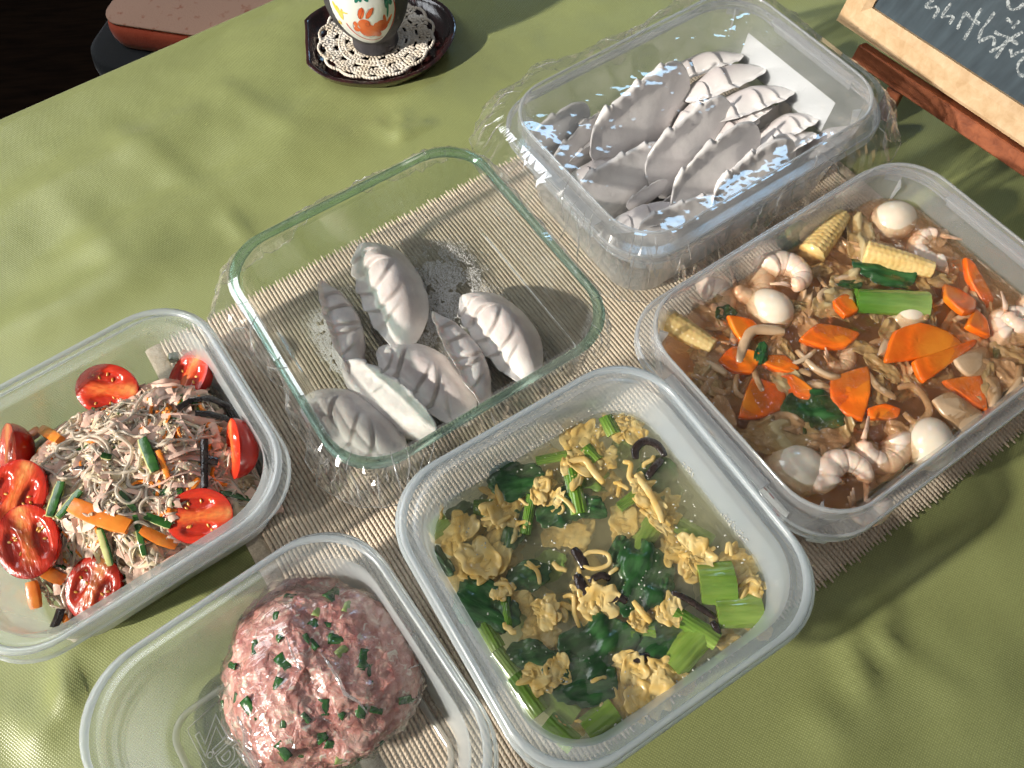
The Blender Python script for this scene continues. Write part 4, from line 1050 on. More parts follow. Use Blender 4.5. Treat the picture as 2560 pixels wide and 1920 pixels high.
M_LEAF = pbr('cooked_greens_leaf', (0.010, 0.045, 0.012), (0.032, 0.115, 0.028), 0.3, 90, 0.3, 110, coat=0.3, spec=0.5, stretch=(1, 4, 1))
M_STEMG = pbr('green_stem', (0.13, 0.23, 0.04), (0.25, 0.36, 0.085), 0.22, 160, 0.3, 220, coat=0.5, stretch=(.15, 1, 1), sss=0.15, attr=True)
def leaf_mesh(seed, n=26):
    v = []; keep = []
    for i in range(n):
        for j in range(n):
            u, w_ = i / (n - 1) * 2 - 1, j / (n - 1) * 2 - 1
            k = max(abs(u), abs(w_)) / max(1e-6, math.hypot(u, w_))
            x, y = u * k, w_ * k
            edge = 1 + 0.30 * nz3(x * 1.6, y * 1.6, seed) + 0.10 * nz3(x * 5, y * 5, seed)
            z = 0.34 * fbm(x * 1.2, y * 1.2, seed, 2) + 0.05 * abs(nz3(x * 3.0, y * 3.0, seed + 5)) + 0.12 * (1 - x * x) - .10 * abs(y)
            v.append((x * edge, y * edge * .8, z))
    f = grid_faces(n, n)
    m = len(v)
    v2 = v + [(p[0] * .97, p[1] * .97, p[2] - .07) for p in v]
    f2 = f + [tuple(reversed([i + m for i in q])) for q in f]
    rim = [i * n for i in range(n)] + [(n - 1) * n + j for j in range(1, n)] + [i * n + n - 1 for i in range(n - 2, -1, -1)] + [j for j in range(n - 2, 0, -1)]
    for a in range(len(rim)):
        b = (a + 1) % len(rim); f2.append((rim[b], rim[a], rim[a] + m, rim[b] + m))
    return meshdata('leaf', v2, f2, M_LEAF)
LEAVES = [leaf_mesh(s) for s in (1.2, 4.7, 8.3, 12.9, 17.1)]
def leaf(box, px, z, size, rz, k, rx=0.0, asp=1.0, name='leaf'):
    return put(name, LEAVES[k % 5], box, px, z, rz, rx, 0, (size, size * asp, size * .45))
for i, (px, dz, s, rz, asp) in enumerate(((q6(1255, 1310), .25, 1.9, -.35, .72), (q7(745, 640), .12, 1.75, 0.1, .85), (q7(395, 235), .40, .78, 1.2, .55), (q6(650, 1090), -.35, 1.5, .6, .8), (q6(150, 1605), .2, .6, .2, .9), (q6(1010, 1412), .2, .75, -.1, .5), (q7(2030, 230), -.1, .6, 1.3, .5), (q7(690, 800), .05, .5, 1.5, .6))):
    note('leaf', leaf(HAPPO, px, LV + dz, s, rz, i, .1, asp), px)
def stem(box, a, b, z, wd, th=0.35, curl=0.5, c0=(.6, .8, .5), c1=(1.2, 1.15, 1.2), n=18, ribs=5):
    """a piece of leaf stalk: curved trough with lengthwise ribs"""
    p = box.L(a[0], a[1], z); q = box.L(b[0], b[1], z); p = box.W(p[0], p[1], z); q = box.W(q[0], q[1], z)
    L = (q - p).length; m = 21; v = []
    for side in (1, 0):
        for i in range(n):
            x = -L / 2 + L * i / (n - 1)
            for j in range(m):
                t = j / (m - 1) * 2 - 1
                y = t * wd / 2 * (1 + .05 * math.sin(x)); zz = curl * wd * .5 * (1 - t * t) + .025 * abs(math.sin(t * ribs * 1.57)) + .06 * nz3(x, t)
                v.append((x, y * (1 if side else .94), zz - (0 if side else th * (1 - .75 * t * t) + .04)))
    f = grid_faces(n, m); k = n * m; f += [tuple(reversed([i + k for i in r_])) for r_ in grid_faces(n, m)]
    rim = [i * m for i in range(n)] + [(n - 1) * m + j for j in range(1, m)] + [i * m + m - 1 for i in range(n - 2, -1, -1)] + [j for j in range(m - 2, 0, -1)]
    for i in range(len(rim)):
        j = (i + 1) % len(rim); f.append((rim[j], rim[i], rim[i] + k, rim[j] + k))
    me = meshdata('green_stem', v, f, M_STEMG, sharp=50)
    vcol(me, lambda c: Vector(c0).lerp(Vector(c1), max(0, min(1, c.x / L + .5))))
    o = link('green_stem', me); xx = (q - p).normalized(); yy = Vector((0, 0, 1)).cross(xx)
    o.matrix_world = Matrix.Translation((p + q) / 2 * S) @ Matrix((xx, yy, Vector((0, 0, 1)))).transposed().to_4x4()
    return o
o = stem(HAPPO, q6(1045, 1525), q6(1540, 1550), LV + .15, 1.75, .5, .75, (.45, .75, .4), (1.15, 1.1, 1.4))
tag(o, 'bright green stalk piece in the middle of the stir fry', 'green stalk')

M_CAB = pbr('stewed_cabbage', (0.60, 0.47, 0.24), (0.74, 0.62, 0.38), 0.25, 70, 0.4, 140, coat=0.5, transl=0.35)
M_ONI = pbr('stewed_onion_squid', (0.62, 0.42, 0.25), (0.76, 0.57, 0.38), 0.2, 60, 0.15, 200, coat=0.5, transl=0.25)
def cabbage(px, dz, s, rz, k, asp, mat, ry=0.0):
    me = LEAVES[k % 5].copy(); me.materials.clear(); me.materials.append(mat)
    return put('cabbage_piece', me, HAPPO, px, LV + dz, rz, 0.15, ry, (s, s * asp, s * .6))
for i, (px, dz, s, rz, asp) in enumerate(((q6(1080, 1090), .15, 1.9, 1.35, .55), (q4(820, 650), .12, 1.4, .5, .7), (q7(590, 820), .05, 1.5, .2, .8), (q7(1230, 480), .0, 1.0, 1.2, .7), (q7(420, 740), -.05, 1.1, .3, .6), (q6(590, 1600), .12, .7, .3, .6), (q6(1530, 1420), -.1, 1.1, 2, .6), (q7(30, 420), .0, 1.1, 2, .6), (q4(1250, 700), .1, .9, 1.4, .3))):
    note('cabbage', cabbage(px, dz, s, rz, i, asp, M_CAB), px)
def strip(name, mat, box, pxs, z, wd, flat, lb=None, cat=None, group=None, arch=0.0):
    pts = []
    for i, q in enumerate(pxs):
        t = i / (len(pxs) - 1); zz = z + arch * math.sin(math.pi * t); l = box.L(q[0], q[1], zz); pts.append(box.W(l[0], l[1], zz))
    sp = []
    for i in range(len(pts) - 1):
        p0, p1, p2, p3 = pts[max(0, i - 1)], pts[i], pts[i + 1], pts[min(len(pts) - 1, i + 2)]
        for k in range(6):
            t = k / 6; sp.append(0.5 * ((2 * p1) + (p2 - p0) * t + (2 * p0 - 5 * p1 + 4 * p2 - p3) * t * t + (3 * p1 - p0 - 3 * p2 + p3) * t ** 3))
    sp.append(pts[-1])
    mb = MB(); mb.tube(sp, lambda t: wd / 2 * (1 - .35 * abs(2 * t - 1) ** 4), 10, flat)
    o = mb.build(name, mat)
    if lb: tag(o, lb, cat, group)
    return o
for pts, dz, wd, fl_, ar in (([q7(240, 300), q7(280, 160), q7(340, 75), q7(460, 70), q7(560, 85)], .25, .62, .7, .1), ([q7(640, 210), q7(760, 330), q7(870, 390), q7(940, 390)], .1, .42, .8, .1),
                             ([q7(2180, 320), q7(2170, 430), q7(2080, 575)], .1, .45, .6, .1), ([q7(1340, 470), q7(1460, 460), q7(1560, 620), q7(1470, 710), q7(1380, 640)], .0, .40, .7, .05),
                             ([q7(0, 290), q7(90, 330), q7(160, 380)], .1, .45, .6, .1), ([q7(40, 460), q7(130, 500), q7(180, 480)], .05, .35, .6, .1), ([q6(860, 1600), q6(800, 1500), q6(850, 1440)], .12, .35, .5, .1),
                             ([q7(780, 830), q7(830, 920), q7(770, 1060)], .0, .35, .5, .1), ([q7(1140, 370), q7(1200, 460), q7(1330, 540)], .08, .45, .5, .1), ([q6(1530, 1659), q6(1560, 1560), q6(1540, 1510)], .2, .3, .6, .1), ([q6(880, 1390), q6(1000, 1370), q6(1130, 1400)], .0, .5, .5, .1),
                             ([q4(420, 940), q4(410, 1020), q4(460, 1060)], .05, .3, .7, .1), ([q4(330, 900), q4(300, 960), q4(350, 1010)], .0, .4, .5, .1)):
    o = strip('onion_strip', M_ONI, HAPPO, pts, LV + dz, wd, fl_, arch=ar); note('onion', o, pts[len(pts) // 2])
for pts, dz, tl in (([q7(1560, 570), q7(1700, 500), q7(1900, 620), q7(2000, 660), q7(1930, 760), q7(1790, 790), q7(1650, 680)], .05, .15), ([q7(1700, 300), q7(1900, 180), q7(1980, 200), q7(1970, 370), q7(1800, 400)], .12, .25), ([q7(1930, 400), q7(2030, 400), q7(2060, 520), q7(1980, 640)], .05, .2), ([q6(1430, 1100), q6(1560, 1070), q6(1720, 1180), q6(1700, 1290), q6(1560, 1280)], -.2, .1),
                    ([q7(1190, 260), q7(1230, 150), q7(1310, 120), q7(1330, 220)], .3, .4)):
    note('onion', slab('onion_slice', M_ONI, pts, HAPPO, LV + dz, .3, tl, 1.0, .12), pts[0])
r = random.Random(77)
for k in range(64):                                              # pieces drowned in the sauce
    px = (r.uniform(1700, 2560), r.uniform(540, 1260)); x, y = HAPPO.L(px[0], px[1], LV - .4)
    if abs(x) > 9.0 or abs(y) > 6.2: continue
    if k % 6: o = cabbage(px, -r.uniform(.15, .6), r.uniform(.8, 1.5), r.uniform(0, 6), k, r.uniform(.4, .8), M_CAB if k % 2 else M_ONI); note('cabbage', o, px)
    else: o = strip('onion_strip', M_ONI, HAPPO, [px, (px[0] + r.uniform(-50, 50), px[1] + r.uniform(20, 50)), (px[0] + r.uniform(-60, 60), px[1] + r.uniform(50, 90))], LV - r.uniform(.05, .4), r.uniform(.3, .5), .6); note('onion', o, px)
for k in range(105):                                              # limp pieces lying just under the surface, between the others
    px = (r.uniform(1680, 2560), r.uniform(540, 1270)); x, y = HAPPO.L(px[0], px[1], LV)
    if abs(x) > 9.3 or abs(y) > 6.4: continue
    if k % 5: o = cabbage(px, r.uniform(-.14, .06), r.uniform(.9, 1.6), r.uniform(0, 6), k, r.uniform(.45, .8), M_CAB if k % 2 else M_ONI); note('cabbage', o, px)
    else:
        a = r.uniform(0, 6.3); q = [px]
        for _ in range(3): a += r.uniform(-.5, .5); q.append((q[-1][0] + 24 * math.cos(a), q[-1][1] + 24 * math.sin(a)))
        if all(abs(HAPPO.L(p[0], p[1], LV)[0]) < 9.5 and abs(HAPPO.L(p[0], p[1], LV)[1]) < 6.6 for p in q): note('onion', strip('onion_strip', M_ONI, HAPPO, q, LV + r.uniform(.0, .2), r.uniform(.25, .5), .55, arch=.05), px)
HB = (2090, 860, 330, 300)
name_by_place('prawn', 'curled pink-white prawn', 'the stir fry', 'prawn', 'prawns in the stir fry', *HB)
name_by_place('egg', 'glossy cream quail egg', 'the stir fry', 'quail egg', 'quail eggs in the stir fry', *HB)
name_by_place('carrot', 'orange carrot slice', 'the stir fry', 'carrot', 'carrot slices in the stir fry', *HB)
name_by_place('leaf', 'dark green cooked leaf', 'the stir fry', 'leaf', 'green leaves in the stir fry', *HB)
name_by_place('cabbage', 'pale limp cabbage piece', 'the stir fry', 'cabbage', 'cabbage in the stir fry', *HB)
name_by_place('onion', 'translucent onion strip', 'the stir fry', 'onion', 'onion and squid in the stir fry', *HB)
# ------------------------------------------------------------------ egg and greens soup
def q5(x, y): return (960 + .639 * x, 860 + .639 * y)
SV = 5.0
M_BROTH = mat_liquid('cloudy_broth', (0.98, 0.975, 0.93), (0.985, 0.965, 0.76), 58, 0.2, bump=0.12, bscale=60)
liquid(SOUP, 'cloudy_broth', 7.6, 1.6, SV + 0.12, 3.3, M_BROTH, 0.03, 2.2, 'cloudy pale broth filling the square soup tub', 'broth')
M_EGGD = pbr('egg_ribbon', (0.90, 0.62, 0.17), (0.95, 0.79, 0.40), 0.35, 110, 0.3, 220, coat=0.4, transl=0.4)
def egg_mesh(seed):
    """torn, crumpled sheets of set egg"""
    r = random.Random(int(seed * 10)); mb = MB(); n = 22
    for sh in range(3):
        v = []; ox, oy, rot = r.uniform(-.35, .35), r.uniform(-.35, .35), r.uniform(0, 6.3); sd = seed + sh * 5.3; cs, sn = math.cos(rot), math.sin(rot); tx = r.uniform(-.5, .5)
        for i in range(n):
            for j in range(n):
                u, w_ = i / (n - 1) * 2 - 1, j / (n - 1) * 2 - 1
                k = max(abs(u), abs(w_)) / max(1e-6, math.hypot(u, w_)); x, y = u * k, w_ * k
                rr_ = math.hypot(x, y); ed = .72 + .45 * nz3(x / max(.2, rr_) * 1.6, y / max(.2, rr_) * 1.6, sd) + .12 * nz3(x * 3, y * 3, sd)
                z = .22 * noise.noise(Vector((x * 2.0, y * 2.0, sd))) + .06 * noise.noise(Vector((x * 4, y * 4, sd))) + tx * .25 * x + .06 * sh - .1
                x, y = x * ed, y * ed * .62
                v.append((ox + x * cs - y * sn, oy + x * sn + y * cs, z))
        f = grid_faces(n, n); m = len(v); lo = [(p[0] * .98, p[1] * .98, p[2] - .13) for p in v]
        rim = [i * n for i in range(n)] + [(n - 1) * n + j for j in range(1, n)] + [i * n + n - 1 for i in range(n - 2, -1, -1)] + [j for j in range(n - 2, 0, -1)]
        ff = f + [tuple(reversed([q + m for q in p])) for p in f] + [(rim[(q + 1) % len(rim)], rim[q], rim[q] + m, rim[(q + 1) % len(rim)] + m) for q in range(len(rim))]
        mb.add(v + lo, ff)
    return meshdata('egg_curd', mb.v, mb.f, M_EGGD)
EGGS = [egg_mesh(s) for s in (1.3, 4.1, 7.7, 10.9, 14.2, 19.6)]
r = random.Random(14)
for i, (x, y, s, dz) in enumerate(((760, 355, 78, -.05), (905, 330, 60, -.1), (965, 320, 62, .0), (770, 475, 75, .12), (855, 440, 70, -.05), (620, 560, 55, .14), (660, 600, 40, .1), (455, 650, 75, .1), (270, 745, 80, -.05), (395, 820, 92, .12),
                               (290, 905, 70, -.1), (1055, 640, 62, .14), (1095, 695, 45, .12), (1005, 545, 45, .12), (690, 735, 85, -.5), (960, 690, 70, -.25), (1200, 815, 80, .1), (1130, 790, 60, -.2), (1385, 850, 70, -.1),
                               (1435, 945, 50, .1), (630, 1040, 55, .14), (850, 1040, 80, .12), (800, 1000, 60, .1), (530, 1010, 60, -.2), (1105, 1035, 55, .12), (600, 1310, 55, .1), (690, 1285, 48, .12), (960, 1275, 62, .1),
                               (1040, 1330, 85, .12), (1125, 1300, 62, .1), (930, 1385, 75, -.15), (620, 1150, 75, -.45), (465, 955, 40, .12), (1010, 1080, 42, .1), (450, 580, 55, -.2), (1440, 1080, 60, -.2), (880, 560, 60, -.5), (1330, 1130, 60, -.4), (760, 1420, 70, -.5), (1215, 870, 40, .12))):
    px = q5(x, y); k = s * .639 / 43.0
    note('curd', put('egg_curd', EGGS[i % 6], SOUP, px, SV + dz + .03, r.uniform(0, 6.3), r.uniform(-.2, .2), r.uniform(-.2, .2), (k * 1.25, k * 1.2, k * r.uniform(.55, .8))), px)
for pts, wd in (([(760, 860), (800, 815), (870, 820), (880, 860), (820, 880), (765, 860)], .22), ([(700, 990), (740, 985), (745, 1050), (765, 1110)], .22), ([(975, 1005), (1010, 1050), (1045, 1090)], .30), ([(935, 460), (965, 470), (960, 520), (990, 560)], .28),
                ([(600, 540), (640, 530), (640, 570), (600, 575)], .26), ([(680, 590), (720, 620), (750, 660)], .25), ([(985, 510), (1030, 570), (1070, 640), (1090, 700)], .38), ([(700, 470), (780, 450), (820, 500), (860, 545)], .38), ([(560, 850), (600, 890), (610, 940)], .22), ([(880, 900), (915, 875)], .2),
                ([(1340, 820), (1350, 780), (1360, 830)], .25), ([(1390, 950), (1440, 920), (1480, 960)], .2), ([(430, 940), (480, 940), (500, 980)], .22), ([(380, 690), (420, 680), (440, 700), (500, 670)], .25)):
    q = [q5(*p) for p in pts]
    note('curd', strip('egg_ribbon', M_EGGD, SOUP, q, SV + .16, wd, .55, arch=.05), q[len(q) // 2])
for k in range(44):                                             # stray wisps of egg
    x, y = r.uniform(200, 1480), r.uniform(330, 1500); l = SOUP.L(*q5(x, y), SV)
    if abs(l[0]) > 6 or abs(l[1]) > 6 or nz3(x * .006, y * .006, 3) < -.15: continue
    a = r.uniform(0, 6.3); st = [(x, y)]
    for q in range(4): a += r.uniform(-.9, .9); st.append((st[-1][0] + 17 * math.cos(a), st[-1][1] + 17 * math.sin(a)))
    q = [q5(*p) for p in st]; note('curd', strip('egg_ribbon', M_EGGD, SOUP, q, SV + r.uniform(.0, .14), r.uniform(.12, .3), .45, arch=.03), q[2])
for i, (x, y, s, rz, asp, dz) in enumerate(((510, 535, 85, .2, .8, .08), (690, 640, 75, .4, .9, .06), (800, 635, 55, -.3, .8, .06), (500, 730, 70, 1.2, .7, -.05), (560, 915, 65, .4, .8, .0), (390, 1020, 100, -.5, .75, .08), (1000, 910, 115, 1.0, .9, .10),
                                  (830, 1185, 110, .5, .85, .06), (790, 1325, 90, .2, .8, .05), (560, 1235, 65, .1, .9, .02), (1090, 1170, 90, .4, .8, -.02), (920, 800, 45, .9, .7, .05), (690, 1240, 50, 0, .7, .05), (225, 845, 60, -1.0, .4, .05), (460, 1060, 60, 1.4, .5, .04), (880, 1140, 60, 2., .7, -.05), (1100, 970, 45, 1.1, .6, .05), (300, 660, 50, .5, .7, -.35))):
    px = q5(x, y); k = s * .639 / 43.0 * 1.2
    note('sleaf', leaf(SOUP, px, SV + dz - .06, k, rz, i + 2, 0, asp), px)
G1, G2 = (.55, .75, .35), (1.0, 1.0, .8)
for a, b, wd, dz, c0, c1 in (((865, 285), (900, 355), .75, .1, G1, G2), ((595, 458), (740, 432), .50, .05, G1, G2), ((785, 405), (835, 460), .75, .06, G1, G2), ((728, 490), (765, 665), .80, .12, G1, (.8, .95, .5)), ((578, 590), (552, 745), .50, .12, G1, G1), ((350, 640), (425, 640), .8, -.1, G1, G2),
                             ((920, 640), (1000, 580), .55, .0, G1, G2), ((1065, 690), (965, 840), 1.05, -.2, G2, G2), ((1232, 940), (1372, 935), 1.95, .12, G2, (.7, .85, .5)), ((1300, 1050), (1480, 1040), 1.5, .08, G2, (1.1, 1.05, 1.0)), ((1135, 1055), (1305, 1165), .85, .16, G1, G2), ((1250, 1120), (1120, 1265), 1.35, .05, G2, G2),
                             ((965, 1140), (1060, 1130), .9, -.05, G1, G2), ((370, 1060), (445, 1195), .75, .02, G1, (1.1, 1.1, 1)), ((505, 1300), (610, 1450), .95, .05, G1, G2), ((640, 1470), (745, 1570), .9, .02, G1, G2), ((790, 1520), (905, 1430), 1.25, .0, G2, G2), ((180, 740), (250, 690), .9, -.1, G2, (1.2, 1.1, 1.2)), ((620, 1340), (760, 1450), 1.6, -.4, (1.2, 1.1, .8), G2), ((1140, 720), (1270, 800), 1.4, -.45, G2, G2), ((440, 1200), (540, 1330), .7, .0, (1.3, 1.2, 1.6), (1.2, 1.15, 1.4)), ((465, 970), (490, 1120), .35, .14, G1, G1), ((370, 630), (430, 690), .6, .0, G1, G2)):
    A, B_ = q5(*a), q5(*b)
    note('sstem', stem(SOUP, A, B_, SV + dz - .08, wd * 1.05, .25, .45, c0, c1), ((A[0] + B_[0]) / 2, (A[1] + B_[1]) / 2))
for pts, wd in (([(985, 450), (985, 410), (1020, 380), (1070, 395), (1100, 440)], .45), ([(755, 900), (775, 950), (800, 975), (835, 1010)], .55), ([(800, 930), (850, 905), (885, 920)], .35), ([(1125, 970), (1190, 1000), (1250, 1040), (1300, 1070)], .32), ([(940, 1215), (1000, 1230), (1040, 1220)], .45),
                ([(1285, 1085), (1300, 1110), (1308, 1150)], .35), ([(740, 800), (770, 840), (790, 880)], .5), ([(1030, 520), (1060, 480), (1090, 450)], .4), ([(880, 1000), (920, 990), (950, 1010)], .4)):
    q = [q5(*p) for p in pts]
    note('ear', strip('wood_ear_piece', M_EAR, SOUP, q, SV + .10, wd, .35, arch=.08), q[len(q) // 2])
# leaves, stalks and egg sunk deep in the broth: murky shapes nobody could count
def sunken(name, src, mat, n, seed, label, cat, s0, s1):
    rq = random.Random(seed); mb = MB()
    for k in range(n):
        me = src[k % len(src)]; s_ = rq.uniform(s0, s1); M = Euler((rq.uniform(-.4, .4), rq.uniform(-.4, .4), rq.uniform(0, 6.3))).to_matrix()
        c = SOUP.W(rq.uniform(-5.2, 5.2), rq.uniform(-5.2, 5.2), SV - rq.uniform(.5, 1.7))
        mb.add([c + M @ (v_.co / S * s_) for v_ in me.vertices], [tuple(p.vertices) for p in me.polygons])
    return tag(mb.build(name, mat), label, cat, kind='stuff')
M_SUNK = pbr('sunken_green', (0.10, 0.20, 0.03), (0.22, 0.34, 0.07), 0.4, 60)
sunken('sunken_leaves', LEAVES, M_LEAF, 12, 3, 'dark leaves sunk deep in the cloudy soup', 'leaves', .9, 1.5)
sunken('sunken_stalks', LEAVES, M_SUNK, 14, 5, 'pale green stalks sunk deep in the cloudy soup', 'green stalks', .8, 1.3)
sunken('sunken_egg', EGGS, M_EGGD, 22, 8, 'blurred yellow egg sunk deep in the cloudy soup', 'egg', 1.2, 2.0)
# white scum specks on the surface and along the wall
M_SPK = pbr('froth_speck', (0.78, 0.77, 0.70), None, 0.5, 300, transl=.3)
mb = MB(); r = random.Random(31)
for k in range(720):
    if k < 420: x, y = r.uniform(-6, 6), r.uniform(-6, 6); z = SV + .15
    else:
        y = r.uniform(-5.6, 5.4); h = abs(r.gauss(0, .28)); x = 6.52 - .05 + h * .09; z = SV + .14 + h
        if r.random() < .3: x, y = y, -x * r.choice((1, 1, -1)) if r.random() < .4 else x
        if abs(x) > 6.6 or abs(y) > 6.6: continue
    if nz3(x * .5, y * .5, 6) < -.15: continue
    s = r.uniform(.018, .05)
    mb.blob(SOUP.W(x, y, z), (s * r.uniform(1, 2.2), s, s * .6), 5, 3, Matrix.Rotation(r.uniform(0, 6), 3, 'Z'))
tag(mb.build('froth_specks', M_SPK), 'fine white froth specks floating on the soup', 'froth', kind='stuff')
SB = (1545, 1440, 480, 430)
name_by_place('curd', 'yellow egg curd', 'the square soup tub', 'egg curd', 'egg curds in the soup', *SB)
name_by_place('sleaf', 'dark green leaf', 'the square soup tub', 'leaf', 'dark leaves in the soup', *SB)
name_by_place('sstem', 'light green stalk piece', 'the square soup tub', 'green stalk', 'green stalks in the soup', *SB)
name_by_place('ear', 'black wood ear piece', 'the square soup tub', 'wood ear', 'wood ear in the soup', *SB)
# ------------------------------------------------------------------ ball of minced meat in cling film
def q8(x, y): return (160 + .5154 * x, 1290 + .5154 * y)
MC = MEAT.L(*q8(1232, 775), 2.4)
def mat_mince():
    m, nt, out = newmat('raw_minced_meat')
    co = texco(nt, 'Object')
    n1 = N(nt, 'ShaderNodeTexNoise', {'Vector': co, 'Scale': 95.0, 'Detail': 4, 'Distortion': 1.2})
    n2 = N(nt, 'ShaderNodeTexNoise', {'Vector': co, 'Scale': 210.0, 'Detail': 3, 'Distortion': .6})
    cr1 = N(nt, 'ShaderNodeValToRGB', {0: n1.outputs[0]})
    el = cr1.color_ramp.elements; el[0].position = .30; el[0].color = (0.42, 0.15, 0.13, 1); el[1].position = .70; el[1].color = (0.74, 0.50, 0.42, 1)
    e = el.new(.5); e.color = (0.60, 0.30, 0.255, 1)
    mr = N(nt, 'ShaderNodeMapRange', {0: n2.outputs[0], 1: .60, 2: .68})
    mx = N(nt, 'ShaderNodeMix', {0: mr.outputs[0], 6: cr1.outputs[0], 7: (0.80, 0.70, 0.60, 1)}, data_type='RGBA')
    bp = N(nt, 'ShaderNodeBump', {'Height': n2.outputs[0], 'Strength': .6, 'Distance': .003})
    b = N(nt, 'ShaderNodeBsdfPrincipled', {'Base Color': mx.outputs[2], 'Roughness': .35, 'Coat Weight': .25, 'Coat Roughness': .1, 'Normal': bp.outputs[0], 'Subsurface Weight': .2, 'Subsurface Scale': .004})
    nt.links.new(b.outputs[0], out.inputs[0]); return m
M_MINCE = mat_mince()
def mince_r(d, fine=True):
    a = math.atan2(d.y, d.x); k = 1 + 0.05 * math.cos(3 * a + 2.2) + 0.03 * math.cos(2 * a + .6) + 0.10 * noise.noise(d * 1.6 + Vector((3, 1, 4))) + 0.075 * noise.noise(d * 3.4)
    if fine: k += 0.035 * noise.noise(d * 8) + 0.030 * (1 - abs(noise.noise(d * 13 + Vector((2, 2, 2))) * 2.2)) + 0.012 * noise.noise(d * 26)
    return k
def mball(fine, grow, flat0=0.12):
    n, m = (150, 100) if fine else (120, 80); v = []
    for i in range(m + 1):
        th = math.pi * i / m
        for j in range(n):
            ph = 2 * math.pi * j / n
            d = Vector((math.sin(th) * math.cos(ph), math.sin(th) * math.sin(ph), math.cos(th))); k = mince_r(d, fine)
            v.append((4.35 * d.x * k * grow, 4.75 * d.y * k * grow, max(-2.25 + flat0 - (0 if fine else .08), (2.3 * d.z) * k * grow)))
    return v, grid_faces(m + 1, n, False, True)
mroot = empty('minced_meat_ball', MEAT.W(MC[0], MC[1], 2.42), MEAT.a)
tag(mroot, 'flattened ball of raw pink minced meat with chopped chives in a plastic tub', 'minced meat')
v, f = mball(True, 1.0); obj('mince', v, f, M_MINCE, mroot)
M_CHIVE = pbr('chopped_chive', (0.010, 0.060, 0.014), (0.05, 0.17, 0.035), 0.25, 150, 0.2, 300, coat=0.5)
M_CHIVE2 = pbr('pale_chive', (0.26, 0.38, 0.09), (0.42, 0.50, 0.20), 0.3, 150, 0.2, 300, coat=0.5)
def chive_mesh(mat, w_, l):
    v = []
    for i in range(5):
        for j in range(7):
            u, t = i / 4 * 2 - 1, j / 6 * 2 - 1
            v.append((u * l / 2, t * w_ / 2, .10 * (1 - t * t) + .02 * u))
    k = len(v); v += [(p[0], p[1], p[2] - .07) for p in v]; f = grid_faces(5, 7); f += [tuple(reversed([i + k for i in q])) for q in grid_faces(5, 7)]
    rim = [i * 7 for i in range(5)] + [28 + j for j in range(1, 7)] + [i * 7 + 6 for i in range(3, -1, -1)] + [j for j in range(5, 0, -1)]
    for a in range(len(rim)): b = (a + 1) % len(rim); f.append((rim[b], rim[a], rim[a] + k, rim[b] + k))
    return meshdata('chive_piece', v, f, mat)
CH = [chive_mesh(M_CHIVE, .5, .72), chive_mesh(M_CHIVE, .6, 1.0), chive_mesh(M_CHIVE, .36, .6), chive_mesh(M_CHIVE2, .5, .66)]
r = random.Random(3)
spots = [(1330, 580, 1), (1045, 590, 0), (1070, 720, 1), (1230, 440, 3), (1370, 440, 3), (1210, 510, 0), (1100, 380, 0), (1310, 370, 1), (940, 920, 1), (1075, 1110, 1), (1260, 935, 0), (1440, 950, 0), (1510, 940, 2), (1345, 970, 2), (1175, 975, 2), (1070, 990, 2), (1240, 1085, 0), (1300, 1150, 0), (1620, 885, 0), (1470, 765, 0), (1450, 700, 1), (1350, 650, 3), (1210, 620, 2), (930, 640, 0), (815, 725, 2), (760, 930, 2), (1060, 810, 0), (840, 880, 2), (1690, 890, 2), (850, 1110, 2), (1180, 600, 2), (1030, 500, 2), (1270, 500, 2), (1140, 1200, 0), (1480, 1190, 0), (1350, 1215, 3), (1550, 1130, 2)]
for x, y, k in spots:
    px = q8(x, y); z = 3.6
    for _ in range(8):
        l = MEAT.L(px[0], px[1], z); dx, dy = (l[0] - MC[0]) / 4.35, (l[1] - MC[1]) / 4.75; q = max(0.02, 1 - dx * dx - dy * dy)
        z = .5 * z + .5 * (2.42 + 2.3 * math.sqrt(q))
    d = Vector((dx, dy, math.sqrt(q))).normalized(); kk = mince_r(d) - .004
    pos = Vector((4.35 * d.x * kk, 4.75 * d.y * kk, 2.3 * d.z * kk)); nrm = Vector((d.x / 4.35, d.y / 4.75, d.z / 2.3)).normalized()
    o = link('chive_piece', CH[k], mroot, loc=tuple(pos), scale=(r.uniform(.7, 1.15), r.uniform(.7, 1.1), .7))
    o.rotation_mode = 'QUATERNION'; o.rotation_quaternion = nrm.to_track_quat('Z', 'Y') @ Euler((r.uniform(-.25, .25), r.uniform(-.25, .25), r.uniform(0, 6.3))).to_quaternion()
# film round the meat: tight, with creases
M_FILM3 = thinclear('tight_cling_film', (0.97, 0.965, 0.965), f0=0.08, rough=0.17, bump=0.9, bscale=38, wr=(1, 2.2, 1), bdist=0.004, detail=3)
v = []; n, m = 130, 90
for i in range(m + 1):
    th = math.pi * i / m
    for j in range(n):
        ph = 2 * math.pi * j / n
        d = Vector((math.sin(th) * math.cos(ph), math.sin(th) * math.sin(ph), math.cos(th))); k = mince_r(d, False) + .045
        w1 = noise.noise(Vector((d.x * 2.2 + d.y, d.y * 5.5, d.z * 3)) + Vector((9, 2, 1))); k += 0.05 * max(0, 1 - abs(w1) * 9)
        w2 = noise.noise(Vector((d.x * 5, d.y * 2 - d.x, d.z * 4)) + Vector((1, 7, 5))); k += 0.04 * max(0, 1 - abs(w2) * 10)
        v.append((4.35 * d.x * k, 4.75 * d.y * k, max(-2.22, 2.3 * d.z * k)))
o = obj('meat_wrap_film', v, grid_faces(m + 1, n, False, True), M_FILM3, loc=tuple(MEAT.W(MC[0], MC[1], 2.42)), rot=(0, 0, MEAT.a))
